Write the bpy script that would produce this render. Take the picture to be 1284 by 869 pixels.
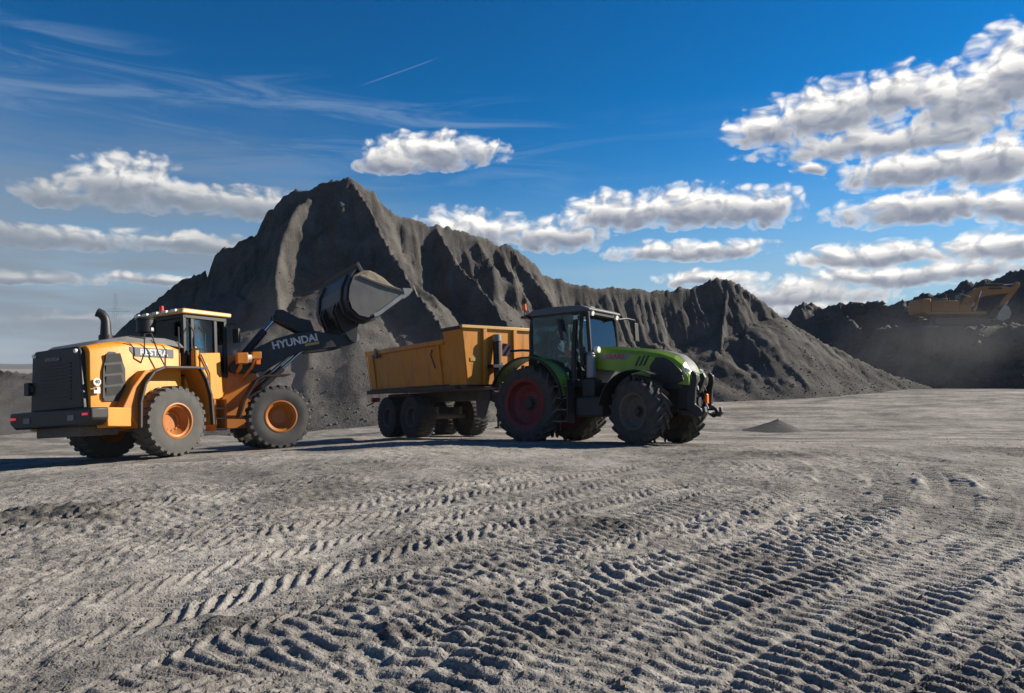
import bpy, math, random
import numpy as np
from mathutils import Matrix, Vector
R = math.radians
random.seed(7); RNG = np.random.RandomState(11)
for o in list(bpy.data.objects): bpy.data.objects.remove(o)
scene = bpy.context.scene
COL = scene.collection

# ------------------------------------------------------------------ camera
FPX, HZ, CX, CZ = 930.0, 460.0, 642.0, 2.0
cam = bpy.data.cameras.new('camera'); camo = bpy.data.objects.new('camera', cam); COL.objects.link(camo)
cam.sensor_width = 36.0; cam.lens = 36.0 * FPX / 1284.0
cam.shift_y = (HZ - 434.5) / 1284.0
cam.clip_start = 0.1; cam.clip_end = 6000
camo.location = (0, 0, CZ); camo.rotation_euler = (R(90), 0, 0)
scene.camera = camo

# ------------------------------------------------------------------ sun + exposure
SUN_AZ, SUN_EL = 19.0, 28.5          # degrees from +X towards +Y, and above the horizon
sl = bpy.data.lights.new('sun', 'SUN'); so = bpy.data.objects.new('sun', sl); COL.objects.link(so)
sl.energy = 5.0; sl.angle = R(0.53); sl.color = (1.0, 0.92, 0.79)
sd = Vector((math.cos(R(SUN_AZ)) * math.cos(R(SUN_EL)), math.sin(R(SUN_AZ)) * math.cos(R(SUN_EL)), math.sin(R(SUN_EL))))
so.rotation_euler = sd.to_track_quat('Z', 'Y').to_euler(); so.location = (30, 10, 30)
scene.view_settings.view_transform = 'Standard'; scene.view_settings.look = 'None'
scene.view_settings.exposure = 0.75; scene.view_settings.gamma = 1.0
scene.view_settings.use_curve_mapping = False
scene.cycles.max_bounces = 5; scene.cycles.diffuse_bounces = 2; scene.cycles.glossy_bounces = 3; scene.cycles.transparent_max_bounces = 12
scene.cycles.volume_bounces = 0

# ------------------------------------------------------------------ node helper
class NT:
    def __init__(s, tree): s.t = tree; s.L = tree.links
    def n(s, typ, **kw):
        nd = s.t.nodes.new(typ)
        for k, v in kw.items(): setattr(nd, k, v)
        return nd
    def put(s, sock, v):
        if v is None: return
        if isinstance(v, bpy.types.NodeSocket): s.L.new(v, sock)
        else: sock.default_value = v
    def m(s, op, a, b=None, c=None, clamp=False):
        nd = s.n('ShaderNodeMath', operation=op, use_clamp=clamp)
        s.put(nd.inputs[0], a); s.put(nd.inputs[1], b); s.put(nd.inputs[2], c)
        return nd.outputs[0]
    def v(s, op, a, b=None):
        nd = s.n('ShaderNodeVectorMath', operation=op)
        s.put(nd.inputs[0], a); s.put(nd.inputs[1], b)
        return nd.outputs['Value'] if op in ('DOT_PRODUCT', 'LENGTH') else nd.outputs[0]
    def ss(s, x, a, b, lo=0.0, hi=1.0):
        nd = s.n('ShaderNodeMapRange', interpolation_type='SMOOTHSTEP')
        s.put(nd.inputs[0], x); nd.inputs[1].default_value = a; nd.inputs[2].default_value = b
        nd.inputs[3].default_value = lo; nd.inputs[4].default_value = hi
        return nd.outputs[0]
    def mix(s, f, a, b, blend='MIX'):
        nd = s.n('ShaderNodeMix', data_type='RGBA', blend_type=blend)
        s.put(nd.inputs[0], f)
        s.put(nd.inputs[6], a if isinstance(a, bpy.types.NodeSocket) else (*a, 1)[:4])
        s.put(nd.inputs[7], b if isinstance(b, bpy.types.NodeSocket) else (*b, 1)[:4])
        return nd.outputs[2]
    def noise(s, vec, scale, detail=4, rough=0.55, dist=0.0, dims='3D'):
        nd = s.n('ShaderNodeTexNoise', noise_dimensions=dims)
        s.put(nd.inputs['Vector'], vec); nd.inputs['Scale'].default_value = scale
        nd.inputs['Detail'].default_value = detail; nd.inputs['Roughness'].default_value = rough
        nd.inputs['Distortion'].default_value = dist
        return nd.outputs['Fac']

# ------------------------------------------------------------------ world: sky with cumulus
def pxdir(px, py):
    x = (px - CX) / FPX; z = (HZ - py) / FPX
    return math.atan2(x, 1.0), z / math.hypot(x, 1.0)
w = bpy.data.worlds.new('World'); scene.world = w; w.use_nodes = True
w.cycles.sampling_method = 'NONE'
nt = NT(w.node_tree); w.node_tree.nodes.clear()
out = nt.n('ShaderNodeOutputWorld'); bg = nt.n('ShaderNodeBackground'); bg.inputs[1].default_value = 0.05
sky = nt.n('ShaderNodeTexSky', sky_type='NISHITA'); sky.sun_disc = False
sky.sun_elevation = R(SUN_EL); sky.sun_rotation = R(90 - SUN_AZ)
sky.altitude = 200; sky.air_density = 1.0; sky.dust_density = 0.05; sky.ozone_density = 2.0
hsv = nt.n('ShaderNodeHueSaturation'); hsv.inputs['Saturation'].default_value = 1.32
hsv.inputs['Value'].default_value = 0.66
gam = nt.n('ShaderNodeGamma'); gam.inputs[1].default_value = 1.38
nt.L.new(sky.outputs[0], gam.inputs[0]); nt.L.new(gam.outputs[0], hsv.inputs['Color'])
tc = nt.n('ShaderNodeTexCoord'); sep = nt.n('ShaderNodeSeparateXYZ'); nt.L.new(tc.outputs['Generated'], sep.inputs[0])
dx, dy, dz = sep.outputs
az = nt.m('ARCTAN2', dx, dy)
hyp = nt.m('MAXIMUM', nt.m('SQRT', nt.m('ADD', nt.m('MULTIPLY', dx, dx), nt.m('MULTIPLY', dy, dy))), 0.02)
tt = nt.m('DIVIDE', dz, hyp)
cmb = nt.n('ShaderNodeCombineXYZ'); nt.L.new(az, cmb.inputs[0]); nt.L.new(tt, cmb.inputs[1])
P0 = cmb.outputs[0]
# fair-weather cumulus: centre (photo px), half width, half height; evaluated one after the other to keep the shader small
CLOUDS = [(958,168,56,32),(1040,148,95,46),(1120,122,70,40),(1200,135,100,52),(1275,100,75,66),(1130,178,205,28),
 (1150,216,125,32),(1250,208,90,38),(1014,213,24,13),
 (1165,264,140,28),(1280,264,70,28),
 (868,266,125,36),(772,272,70,34),(948,266,64,36),(700,300,70,30),
 (865,318,110,20),(1105,324,120,22),(1250,314,95,26),
 (985,372,150,26),(1110,350,170,18),(890,352,80,14),(1215,340,90,16),(1060,328,60,14),
 (545,194,95,32),(492,206,56,24),
 (160,236,95,42),(225,250,80,28),(310,260,100,26),(70,246,60,20),(590,292,85,32),(40,350,90,11),(190,352,80,9),(60,302,150,20),(250,308,130,18),(110,405,150,14),(1010,392,120,14)]
sv = nt.v('MULTIPLY', P0, (1.0, 1.35, 1.0))
wn = nt.n('ShaderNodeTexNoise', noise_dimensions='2D'); nt.L.new(sv, wn.inputs['Vector']); wn.inputs['Scale'].default_value = 17; wn.inputs['Detail'].default_value = 2
wv = nt.v('MULTIPLY', nt.v('SUBTRACT', wn.outputs['Color'], (.5, .5, .5)), (.040, .016, 0))
def vmad(a_, b_, c_):
    nd = nt.n('ShaderNodeVectorMath', operation='MULTIPLY_ADD'); nt.put(nd.inputs[0], a_); nt.put(nd.inputs[1], b_); nt.put(nd.inputs[2], c_); return nd.outputs[0]
Pw = nt.v('ADD', P0, wv); rmin = None; hv = None; hw_ = None
for (px, py, rx, ry) in CLOUDS:
    a, t = pxdir(px, py); ra, rt = rx / FPX * math.cos(a) ** 2, ry / FPX
    d = vmad(Pw if hv is None else vmad(hv, (1e-6, 1e-6, 0), Pw), (1 / ra, 1 / rt, 0), (-a / ra, -t / rt, 0))
    r = nt.v('LENGTH', nt.v('MAXIMUM', d, nt.v('MULTIPLY', d, (-1, -1.7, 0))))
    ww = nt.m('POWER', .03, r)
    if hv is None: rmin, hv, hw_ = r, nt.v('MULTIPLY', d, ww), ww
    else: rmin = nt.m('MINIMUM', rmin, r); hv = vmad(d, ww, hv); hw_ = nt.m('ADD', hw_, ww)
best = nt.m('SUBTRACT', 1.0, rmin)
hs = nt.n('ShaderNodeSeparateXYZ'); nt.L.new(hv, hs.inputs[0])
hrel = nt.m('DIVIDE', hs.outputs[1], nt.m('ADD', hw_, .001))
# the same kind of cloud goes on around the rest of the sky
far_ = nt.m('MULTIPLY', nt.ss(nt.m('ABSOLUTE', az), 0.63, 0.80), nt.m('MULTIPLY', nt.ss(tt, 0.0, 0.06), nt.ss(tt, 0.30, 0.55, 1, 0)))
gen = nt.noise(nt.v('MULTIPLY', P0, (1.0, 2.8, 1)), 3.4, 2, .5, dims='2D')
gen = nt.m('SUBTRACT', nt.m('MULTIPLY', nt.m('SUBTRACT', gen, .56), 5.0), nt.m('MULTIPLY', nt.m('SUBTRACT', 1.0, far_), 3.0))
best = nt.m('MAXIMUM', best, gen); best = nt.m('MINIMUM', best, nt.m('MULTIPLY', best, 2.4))
def billow(vec):
    n1 = nt.noise(vec, 26, 5, .60, dims='2D')
    vo = nt.n('ShaderNodeTexVoronoi', feature='F1', voronoi_dimensions='2D'); nt.L.new(vec, vo.inputs['Vector'])
    vo.inputs['Scale'].default_value = 44; vo.inputs['Detail'].default_value = 1.5; vo.inputs['Roughness'].default_value = .5
    return nt.m('ADD', nt.m('MULTIPLY', nt.m('SUBTRACT', n1, .5), .80), nt.m('MULTIPLY', nt.m('SUBTRACT', .45, vo.outputs['Distance']), .52))
bv = nt.v('ADD', sv, wv)
B0 = billow(bv); B1 = billow(nt.v('ADD', bv, (.0075, .0095, 0)))
D0 = nt.m('ADD', nt.m('ADD', best, .24), B0)
D1 = nt.m('ADD', nt.m('ADD', best, .24), B1)
alpha = nt.ss(D0, -.02, .62)
tau = nt.m('ADD', nt.m('MAXIMUM', nt.m('ADD', nt.m('MULTIPLY', nt.m('SUBTRACT', D1, D0), 1.15), .12), 0.0), nt.m('MAXIMUM', nt.m('MULTIPLY', nt.m('MULTIPLY_ADD', hrel, -2.3, .80), nt.ss(D0, .05, .9)), 0.0))
lit = nt.m('EXPONENT', nt.m('MULTIPLY', tau, -1.75))
ccol = nt.mix(lit, (1.83, 2.38, 3.57), (13.10, 12.70, 12.06))
# thin high cirrus and a grey veil of low haze on the left of this sky
st = nt.v('MULTIPLY', P0, (1.0, 7.5, 1.0))
tilt = nt.m('ADD', tt, nt.m('MULTIPLY', nt.m('ADD', az, .35), .07))
cir = nt.noise(nt.v('ADD', st, (3.1, 0, 0)), 4.5, 5, .62, 0.6, dims='2D')
cirm = nt.m('MULTIPLY', nt.ss(cir, .42, .72), nt.m('MULTIPLY', nt.ss(tilt, .17, .33), nt.ss(tilt, .355, .40, 1, 0)))
cirm = nt.m('MULTIPLY', nt.m('MULTIPLY', cirm, nt.ss(az, -.05, .12, 1, .28)), .27)
veil = nt.m('MULTIPLY', nt.ss(tt, .08, .40, 1, 0), nt.ss(az, -.48, -.02, 1, 0))
veil = nt.m('MULTIPLY', veil, nt.ss(nt.noise(st, 3.4, 3, .6, dims='2D'), .22, .62, .35, .95))
low = nt.m('MULTIPLY', nt.ss(tt, .0, .22, .55, 0), nt.ss(nt.noise(nt.v('ADD', st, (9, 2, 0)), 5.0, 4, .6, dims='2D'), .30, .7))
# old contrail
ca, ct = pxdir(450, 108); cb, cu = pxdir(556, 70)
slope = (cu - ct) / (cb - ca)
cd = nt.m('ABSOLUTE', nt.m('SUBTRACT', nt.m('SUBTRACT', tt, ct), nt.m('MULTIPLY', nt.m('SUBTRACT', az, ca), slope)))
trail = nt.m('MULTIPLY', nt.ss(cd, .0003, .0016, .11, 0), nt.m('MULTIPLY', nt.ss(az, ca - .01, ca + .03), nt.ss(az, cb - .03, cb, 1, 0)))
base = nt.mix(cirm, hsv.outputs[0], (4.76, 6.19, 8.10))
base = nt.mix(trail, base, (7.14, 8.33, 9.92))
base = nt.mix(nt.ss(tt, .0, .27, .88, 0), base, (2.94, 4.76, 6.98))
base = nt.mix(low, base, (4.92, 6.19, 7.78))
c1 = nt.mix(alpha, base, ccol)
c2 = nt.mix(veil, c1, (2.78, 3.41, 4.13))
nt.L.new(c2, bg.inputs[0]); nt.L.new(bg.outputs[0], out.inputs[0])

# ------------------------------------------------------------------ terrain functions
def ss(a, b, x):
    t = np.clip((x - a) / (b - a), 0, 1); return t * t * (3 - 2 * t)
def G(x, y):
    d = 1.62 + .85 * ss(12, 30, y) + np.clip(-np.asarray(x, float) - 3, 0, 9) * .055 * ss(4, 14, y)
    d = d - .75 * ss(8, 34, np.asarray(x, float)) * ss(24, 54, y)
    return CZ - d
def ground_at(px, py):
    """where the line of sight through a photo pixel meets the ground"""
    D = 2.0 * FPX / (py - HZ)
    for _ in range(40):
        D = D * .5 + .5 * (CZ - float(G((px - CX) / FPX * D, D))) * FPX / (py - HZ)
    return (px - CX) / FPX * D, D
def at(px, py, Y): return ((px - CX) / FPX * Y, Y, CZ + (HZ - py) / FPX * Y)
_perm = RNG.rand(256, 256)
def vnoise(x, y):
    xi = np.floor(x).astype(int); yi = np.floor(y).astype(int)
    fx = x - xi; fy = y - yi; fx = fx * fx * (3 - 2 * fx); fy = fy * fy * (3 - 2 * fy)
    a = _perm[xi & 255, yi & 255]; b = _perm[(xi + 1) & 255, yi & 255]
    c = _perm[xi & 255, (yi + 1) & 255]; d = _perm[(xi + 1) & 255, (yi + 1) & 255]
    return (a + (b - a) * fx) * (1 - fy) + (c + (d - c) * fx) * fy - .5
def fbm(x, y, o=4, g=.5):
    s = 0; a = 1.0
    for i in range(o):
        s = s + a * vnoise(x + 17.3 * i, y + 5.7 * i); x = x * 2.03 + .31; y = y * 2.03 - .17; a *= g
    return s

# ------------------------------------------------------------------ materials
MATS = {}
def new_mat(name):
    m = bpy.data.materials.new(name); m.use_nodes = True
    k = NT(m.node_tree); return m, k, m.node_tree.nodes['Principled BSDF']
DUST = (0.22, 0.19, 0.157)
def paint(name, col, rough=.4, metal=0.0, dust=.35, scale=3.0, coat=0.0, bump=0.0, var=.12, low=True, grime=.22):
    """paint, rubber or steel with grime in patches and dust on what faces up"""
    m, k, b = new_mat(name); col = tuple(x * .82 for x in col)
    tc = k.n('ShaderNodeTexCoord'); ob = tc.outputs['Object']
    n1 = k.noise(ob, scale, 6, .6); n2 = k.noise(ob, scale * 9, 4, .6)
    c = k.mix(n1, tuple(x * (1 - var) for x in col), tuple(min(1, x * (1 + var)) for x in col))
    geo = k.n('ShaderNodeNewGeometry'); sp = k.n('ShaderNodeSeparateXYZ'); k.L.new(geo.outputs['Normal'], sp.inputs[0])
    up = k.ss(sp.outputs[2], .1, .95, .35, 1.0)
    f = k.m('MULTIPLY', k.m('MULTIPLY', k.ss(k.m('ADD', n1, k.m('MULTIPLY', n2, .5)), .5, 1.0), up), dust, clamp=True)
    spo = k.n('ShaderNodeSeparateXYZ'); k.L.new(ob, spo.inputs[0])
    lowm = k.m('MULTIPLY', k.ss(k.m('ADD', spo.outputs[2], k.m('MULTIPLY', k.m('SUBTRACT', n1, .5), 1.6)), .5, 1.9, 1, 0), k.m('MULTIPLY', k.ss(n2, .3, .7, .5, 1.0), min(1.0, dust * 1.5)))
    if low: f = k.m('MAXIMUM', f, lowm)
    strk = k.noise(k.v('MULTIPLY', ob, (1.0, 1.0, .16)), scale * 3.2, 5, .65)      # rain-streaked grime
    c = k.mix(k.m('MULTIPLY', k.ss(strk, .48, .74), grime), c, (.05, .042, .036))
    c = k.mix(f, c, DUST)
    k.L.new(c, b.inputs['Base Color'])
    k.L.new(k.m('ADD', k.m('MULTIPLY', f, .5), k.m('ADD', rough, k.m('MULTIPLY', k.m('SUBTRACT', n2, .5), .15)), clamp=True), b.inputs['Roughness'])
    b.inputs['Metallic'].default_value = metal
    b.inputs['Coat Weight'].default_value = coat; b.inputs['Coat Roughness'].default_value = .15
    if bump:
        bp = k.n('ShaderNodeBump'); bp.inputs['Strength'].default_value = bump; bp.inputs['Distance'].default_value = .01
        k.L.new(n2, bp.inputs['Height']); k.L.new(bp.outputs[0], b.inputs['Normal'])
    MATS[name] = m; return m
paint('yellow_paint', (.84, .315, .003), .52, dust=.14, grime=.32)
paint('orange_paint', (.66, .215, .008), .45, dust=.16)
paint('trailer_orange', (.74, .27, .005), .5, dust=.20, scale=1.6, grime=.5)
paint('rim_orange', (.50, .155, .008), .5, dust=.32, low=False)
paint('bucket_steel', (.15, .143, .132), .45, metal=.4, dust=.35, scale=1.3, bump=.2, var=.5)
paint('skin', (.40, .22, .15), .6, dust=.0)
paint('work_cloth', (.03, .045, .075), .9, dust=.1)
paint('hair_dark', (.02, .015, .012), .8, dust=.0)
paint('roof_grey', (.13, .135, .135), .55, dust=.3)
paint('roof_cream', (.82, .50, .14), .45, dust=.35)
paint('grey_paint', (.11, .115, .12), .55, dust=.35)
paint('dark_plastic', (.016, .017, .019), .55, dust=.10)
paint('black_plastic', (.008, .0085, .010), .5, dust=.05)
paint('arm_steel', (.010, .012, .016), .5, dust=.07)
paint('chassis_brown', (.045, .037, .033), .7, dust=.4)
paint('rubber', (.032, .031, .03), .85, dust=.35, scale=5, bump=.2, low=False)
paint('rubber_light', (.10, .097, .09), .9, dust=.45, scale=4, bump=.2, low=False)
paint('rubber_dark', (.042, .041, .040), .85, dust=.60, scale=5, bump=.2, low=False)
paint('green_paint', (.23, .40, .010), .38, dust=.16, coat=.15)
paint('red_paint', (.20, .012, .016), .6, dust=.28, low=False)
paint('silver_paint', (.24, .25, .245), .5, dust=.25)
paint('worn_steel', (.36, .345, .32), .40, metal=.6, dust=.25, scale=2.0, bump=.15, var=.35)
paint('chrome', (.65, .65, .66), .16, metal=1.0, dust=.05)
paint('white_print', (.72, .72, .70), .5, dust=.15)
paint('red_print', (.55, .03, .03), .5, dust=.15)
paint('gold_print', (.55, .36, .05), .5, dust=.15)
paint('cloth_orange', (.75, .09, .02), .8, dust=.1)
paint('seat_cloth', (.04, .045, .05), .9, dust=.2)
paint('galvanised', (.30, .32, .34), .5, metal=.4, dust=.1)
paint('excavator_orange', (.40, .17, .03), .6, dust=.45)
def glass(name, tint, refl=1.45):
    m, k, b = new_mat(name); k.t.nodes.remove(b)
    o = k.t.nodes['Material Output']
    t = k.n('ShaderNodeBsdfTransparent'); t.inputs[0].default_value = (*tint, 1)
    g = k.n('ShaderNodeBsdfGlossy'); g.inputs['Roughness'].default_value = .03
    d = k.n('ShaderNodeBsdfDiffuse'); d.inputs[0].default_value = (*DUST, 1)
    fr = k.n('ShaderNodeFresnel'); fr.inputs[0].default_value = refl
    mx = k.n('ShaderNodeMixShader'); k.L.new(fr.outputs[0], mx.inputs[0]); k.L.new(t.outputs[0], mx.inputs[1]); k.L.new(g.outputs[0], mx.inputs[2])
    tc = k.n('ShaderNodeTexCoord')
    mx2 = k.n('ShaderNodeMixShader'); k.L.new(k.ss(k.noise(tc.outputs['Object'], 5, 6, .65), .45, .95, .0, .035), mx2.inputs[0])
    k.L.new(mx.outputs[0], mx2.inputs[1]); k.L.new(d.outputs[0], mx2.inputs[2]); k.L.new(mx2.outputs[0], o.inputs[0])
    MATS[name] = m
glass('cab_glass', (.80, .92, .93), 1.4); glass('clear_glass', (.88, .96, .96), 1.5); glass('screen_glass', (.88, .96, .96), 2.0)
def lens(name, col, em):
    m, k, b = new_mat(name); b.inputs['Base Color'].default_value = (*col, 1); b.inputs['Roughness'].default_value = .25
    b.inputs['Emission Color'].default_value = (*col, 1); b.inputs['Emission Strength'].default_value = em
    MATS[name] = m
lens('tail_lamp', (.75, .03, .05), .35); lens('beacon_amber', (.80, .16, .01), .0); lens('beacon_red', (.6, .03, .01), .0); lens('lamp_white', (.8, .78, .7), .0)

def earth(name, c_dark, c_light, fine=90, relief=.02, attr=None, patch=.45):
    m, k, b = new_mat(name)
    tc = k.n('ShaderNodeTexCoord'); ob = tc.outputs['Object']
    n1 = k.noise(ob, patch, 5, .62, .4); n2 = k.noise(ob, 7, 4, .7); n3 = k.noise(ob, fine, 2, .7)
    f = k.m('ADD', k.m('MULTIPLY', n1, .55), k.m('ADD', k.m('MULTIPLY', n2, .3), k.m('MULTIPLY', n3, .3)))
    f = k.ss(f, .36, .80)
    if attr:
        at_ = k.n('ShaderNodeAttribute'); at_.attribute_name = attr
        f = k.m('ADD', f, k.m('MULTIPLY', k.m('SUBTRACT', at_.outputs['Fac'], .5), 1.0), clamp=True)
    c = k.mix(f, c_dark, c_light)
    vo = k.n('ShaderNodeTexVoronoi'); k.L.new(ob, vo.inputs['Vector']); vo.inputs['Scale'].default_value = fine * .45
    st = k.ss(vo.outputs['Distance'], .0, .35)
    c = k.mix(k.m('MULTIPLY', k.m('SUBTRACT', 1.0, st), .35), c, tuple(x * .45 for x in c_dark))
    k.L.new(c, b.inputs['Base Color']); b.inputs['Roughness'].default_value = .95
    b.inputs['Specular IOR Level'].default_value = .15
    bp = k.n('ShaderNodeBump'); bp.inputs['Strength'].default_value = .9; bp.inputs['Distance'].default_value = relief
    h = k.m('ADD', k.m('MULTIPLY', n3, .55), k.m('ADD', n2, k.m('MULTIPLY', st, .5)))
    k.L.new(h, bp.inputs['Height']); k.L.new(bp.outputs[0], b.inputs['Normal'])
    MATS[name] = m
earth('yard_ground', (.100, .091, .082), (.370, .340, .300), 55, .02, 'tone')
earth('heap_ash', (.040, .037, .034), (.140, .129, .116), 26, .06)
earth('heap_dark', (.045, .043, .040), (.14, .13, .118), 12, .10)
earth('gravel_dark', (.05, .048, .046), (.15, .14, .13), 60, .02)
earth('gravel_load', (.10, .085, .065), (.26, .22, .17), 40, .03)
earth('far_land', (.05, .055, .055), (.11, .115, .11), 2, .1, None, .02)

# ------------------------------------------------------------------ mesh builder
class MB:
    def __init__(s, M=None): s.v = []; s.f = []; s.M = M
    def add(s, vs, fs):
        o = len(s.v)
        for p in vs:
            p = Vector(p); s.v.append(tuple(s.M @ p) if s.M is not None else tuple(p))
        s.f += [tuple(i + o for i in f) for f in fs]; return s
    def hexa(s, p):   # 8 corners: 0-3 bottom loop, 4-7 top loop
        return s.add(p, [(3, 2, 1, 0), (4, 5, 6, 7), (0, 1, 5, 4), (1, 2, 6, 5), (2, 3, 7, 6), (3, 0, 4, 7)])
    def box(s, x0, x1, y0, y1, z0, z1, Mx=None):
        p = [(x0, y0, z0), (x1, y0, z0), (x1, y1, z0), (x0, y1, z0), (x0, y0, z1), (x1, y0, z1), (x1, y1, z1), (x0, y1, z1)]
        if Mx is not None: p = [tuple(Mx @ Vector(q)) for q in p]
        return s.hexa(p)
    def prism(s, poly, a, b, ax='y'):
        n = len(poly)
        if ax == 'y': A = [(x, a, z) for x, z in poly]; B = [(x, b, z) for x, z in poly]
        elif ax == 'x': A = [(a, y, z) for y, z in poly]; B = [(b, y, z) for y, z in poly]
        else: A = [(x, y, a) for x, y in poly]; B = [(x, y, b) for x, y in poly]
        return s.add(A + B, [tuple(range(n)), tuple(range(2 * n - 1, n - 1, -1))] + [(i, i + n, (i + 1) % n + n, (i + 1) % n) for i in range(n)])
    def band(s, path, th, a, b):
        """thin plate following a path of (x,z), thickness th, from y=a to y=b"""
        P = [Vector((x, z)) for x, z in path]; Q = []
        for i, p in enumerate(P):
            t = (P[min(i + 1, len(P) - 1)] - P[max(i - 1, 0)]).normalized()
            Q.append(p + Vector((-t.y, t.x)) * th)
        for i in range(len(P) - 1):
            x0, x1, q0, q1 = P[i], P[i + 1], Q[i], Q[i + 1]
            s.hexa([(x0.x, a, x0.y), (x1.x, a, x1.y), (x1.x, b, x1.y), (x0.x, b, x0.y), (q0.x, a, q0.y), (q1.x, a, q1.y), (q1.x, b, q1.y), (q0.x, b, q0.y)])
        return s
    def cyl(s, p0, p1, r0, r1=None, n=14):
        r1 = r0 if r1 is None else r1
        p0 = Vector(p0); p1 = Vector(p1); d = (p1 - p0).normalized()
        u = d.orthogonal().normalized(); w_ = d.cross(u)
        A = []; B = []
        for i in range(n):
            a = 2 * math.pi * i / n; e = u * math.cos(a) + w_ * math.sin(a)
            A.append(p0 + e * r0); B.append(p1 + e * r1)
        return s.add(A + B, [tuple(range(n - 1, -1, -1)), tuple(range(n, 2 * n))] + [(i, (i + 1) % n, (i + 1) % n + n, i + n) for i in range(n)])
    def tube(s, path, r, n=7):
        P = [Vector(p) for p in path]; rings = []; u = None
        for i, p in enumerate(P):
            d = (P[min(i + 1, len(P) - 1)] - P[max(i - 1, 0)]).normalized()
            if u is None: u = d.orthogonal().normalized()
            u = (u - d * u.dot(d)).normalized(); w_ = d.cross(u)
            rr = r[i] if isinstance(r, (list, tuple)) else r
            rings.append([p + (u * math.cos(2 * math.pi * k / n) + w_ * math.sin(2 * math.pi * k / n)) * rr for k in range(n)])
        return s.loft(rings)
    def loft(s, rings, caps=True, closed=True):
        n = len(rings[0]); V = [p for r in rings for p in r]; F = []
        for i in range(len(rings) - 1):
            for k in range(n if closed else n - 1):
                F.append((i * n + k, i * n + (k + 1) % n, (i + 1) * n + (k + 1) % n, (i + 1) * n + k))
        if caps: F += [tuple(range(n - 1, -1, -1)), tuple(range((len(rings) - 1) * n, len(rings) * n))]
        return s.add(V, F)
    def lathe(s, prof, n=48, c=(0, 0, 0), closed=False):
        """revolve (r, y) profile around the y axis"""
        rings = []
        for r, y in prof:
            rings.append([(c[0] + r * math.cos(2 * math.pi * k / n), c[1] + y, c[2] + r * math.sin(2 * math.pi * k / n)) for k in range(n)])
        if closed: rings.append(rings[0])
        return s.loft(rings, caps=False)
    def build(s, name, mat, parent=None, bevel=0.0, angle=38):
        me = bpy.data.meshes.new(name); me.from_pydata(s.v, [], s.f); me.validate(); me.update()
        me.polygons.foreach_set('use_smooth', [True] * len(me.polygons))
        import bmesh
        bm = bmesh.new(); bm.from_mesh(me); bmesh.ops.recalc_face_normals(bm, faces=bm.faces[:]); bm.to_mesh(me); bm.free()
        me.set_sharp_from_angle(angle=R(angle))
        me.materials.append(MATS[mat])
        o = bpy.data.objects.new(name, me); COL.objects.link(o); o.parent = parent
        if bevel:
            md = o.modifiers.new('bevel', 'BEVEL'); md.width = bevel; md.segments = 2; md.limit_method = 'ANGLE'; md.angle_limit = R(40)
        return o
def tag(o, label=None, cat=None, group=None, kind=None):
    if label: o['label'] = label
    if cat: o['category'] = cat
    if group: o['group'] = group
    if kind: o['kind'] = kind
    return o
def pose(x, y, hd, z=None, flat=False):
    e = .6
    n = Vector((-float(G(x + e, y) - G(x - e, y)) / (2 * e), -float(G(x, y + e) - G(x, y - e)) / (2 * e), 1)).normalized()
    if flat: n = Vector((0, 0, 1))
    f = Vector((math.cos(R(hd)), math.sin(R(hd)), 0)); f = (f - n * f.dot(n)).normalized(); l = n.cross(f)
    M = Matrix(((f.x, l.x, n.x, x), (f.y, l.y, n.y, y), (f.z, l.z, n.z, float(G(x, y)) if z is None else z), (0, 0, 0, 1)))
    return M
def root(name, M, label, cat, group=None):
    o = bpy.data.objects.new(name, None); COL.objects.link(o); o.matrix_world = M; o.empty_display_size = .3
    return tag(o, label, cat, group)
def lettering(name, txt, size, M, mat, parent, bold=.0, ext=.003, squash=1.0):
    cu = bpy.data.curves.new(name, 'FONT'); cu.body = txt; cu.size = size; cu.extrude = ext; cu.offset = bold
    cu.align_x = 'CENTER'; cu.align_y = 'CENTER'; cu.resolution_u = 3
    to = bpy.data.objects.new(name + '_tmp', cu); COL.objects.link(to)
    bpy.context.view_layer.update()
    me = bpy.data.meshes.new_from_object(to.evaluated_get(bpy.context.evaluated_depsgraph_get()))
    bpy.data.objects.remove(to); bpy.data.curves.remove(cu)
    me.transform(Matrix.Diagonal((squash, 1, 1, 1))); me.transform(M); me.materials.clear(); me.materials.append(MATS[mat])
    o = bpy.data.objects.new(name, me); COL.objects.link(o); o.parent = parent; return o
def side_right(x, y, z, pitch=0.0):
    """text plane on a vehicle's right side: reads towards +x? no - from the right side, forward is to the right"""
    return Matrix.Translation((x, y, z)) @ Matrix.Rotation(-pitch, 4, 'Y') @ Matrix.Rotation(R(90), 4, 'X')

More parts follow.
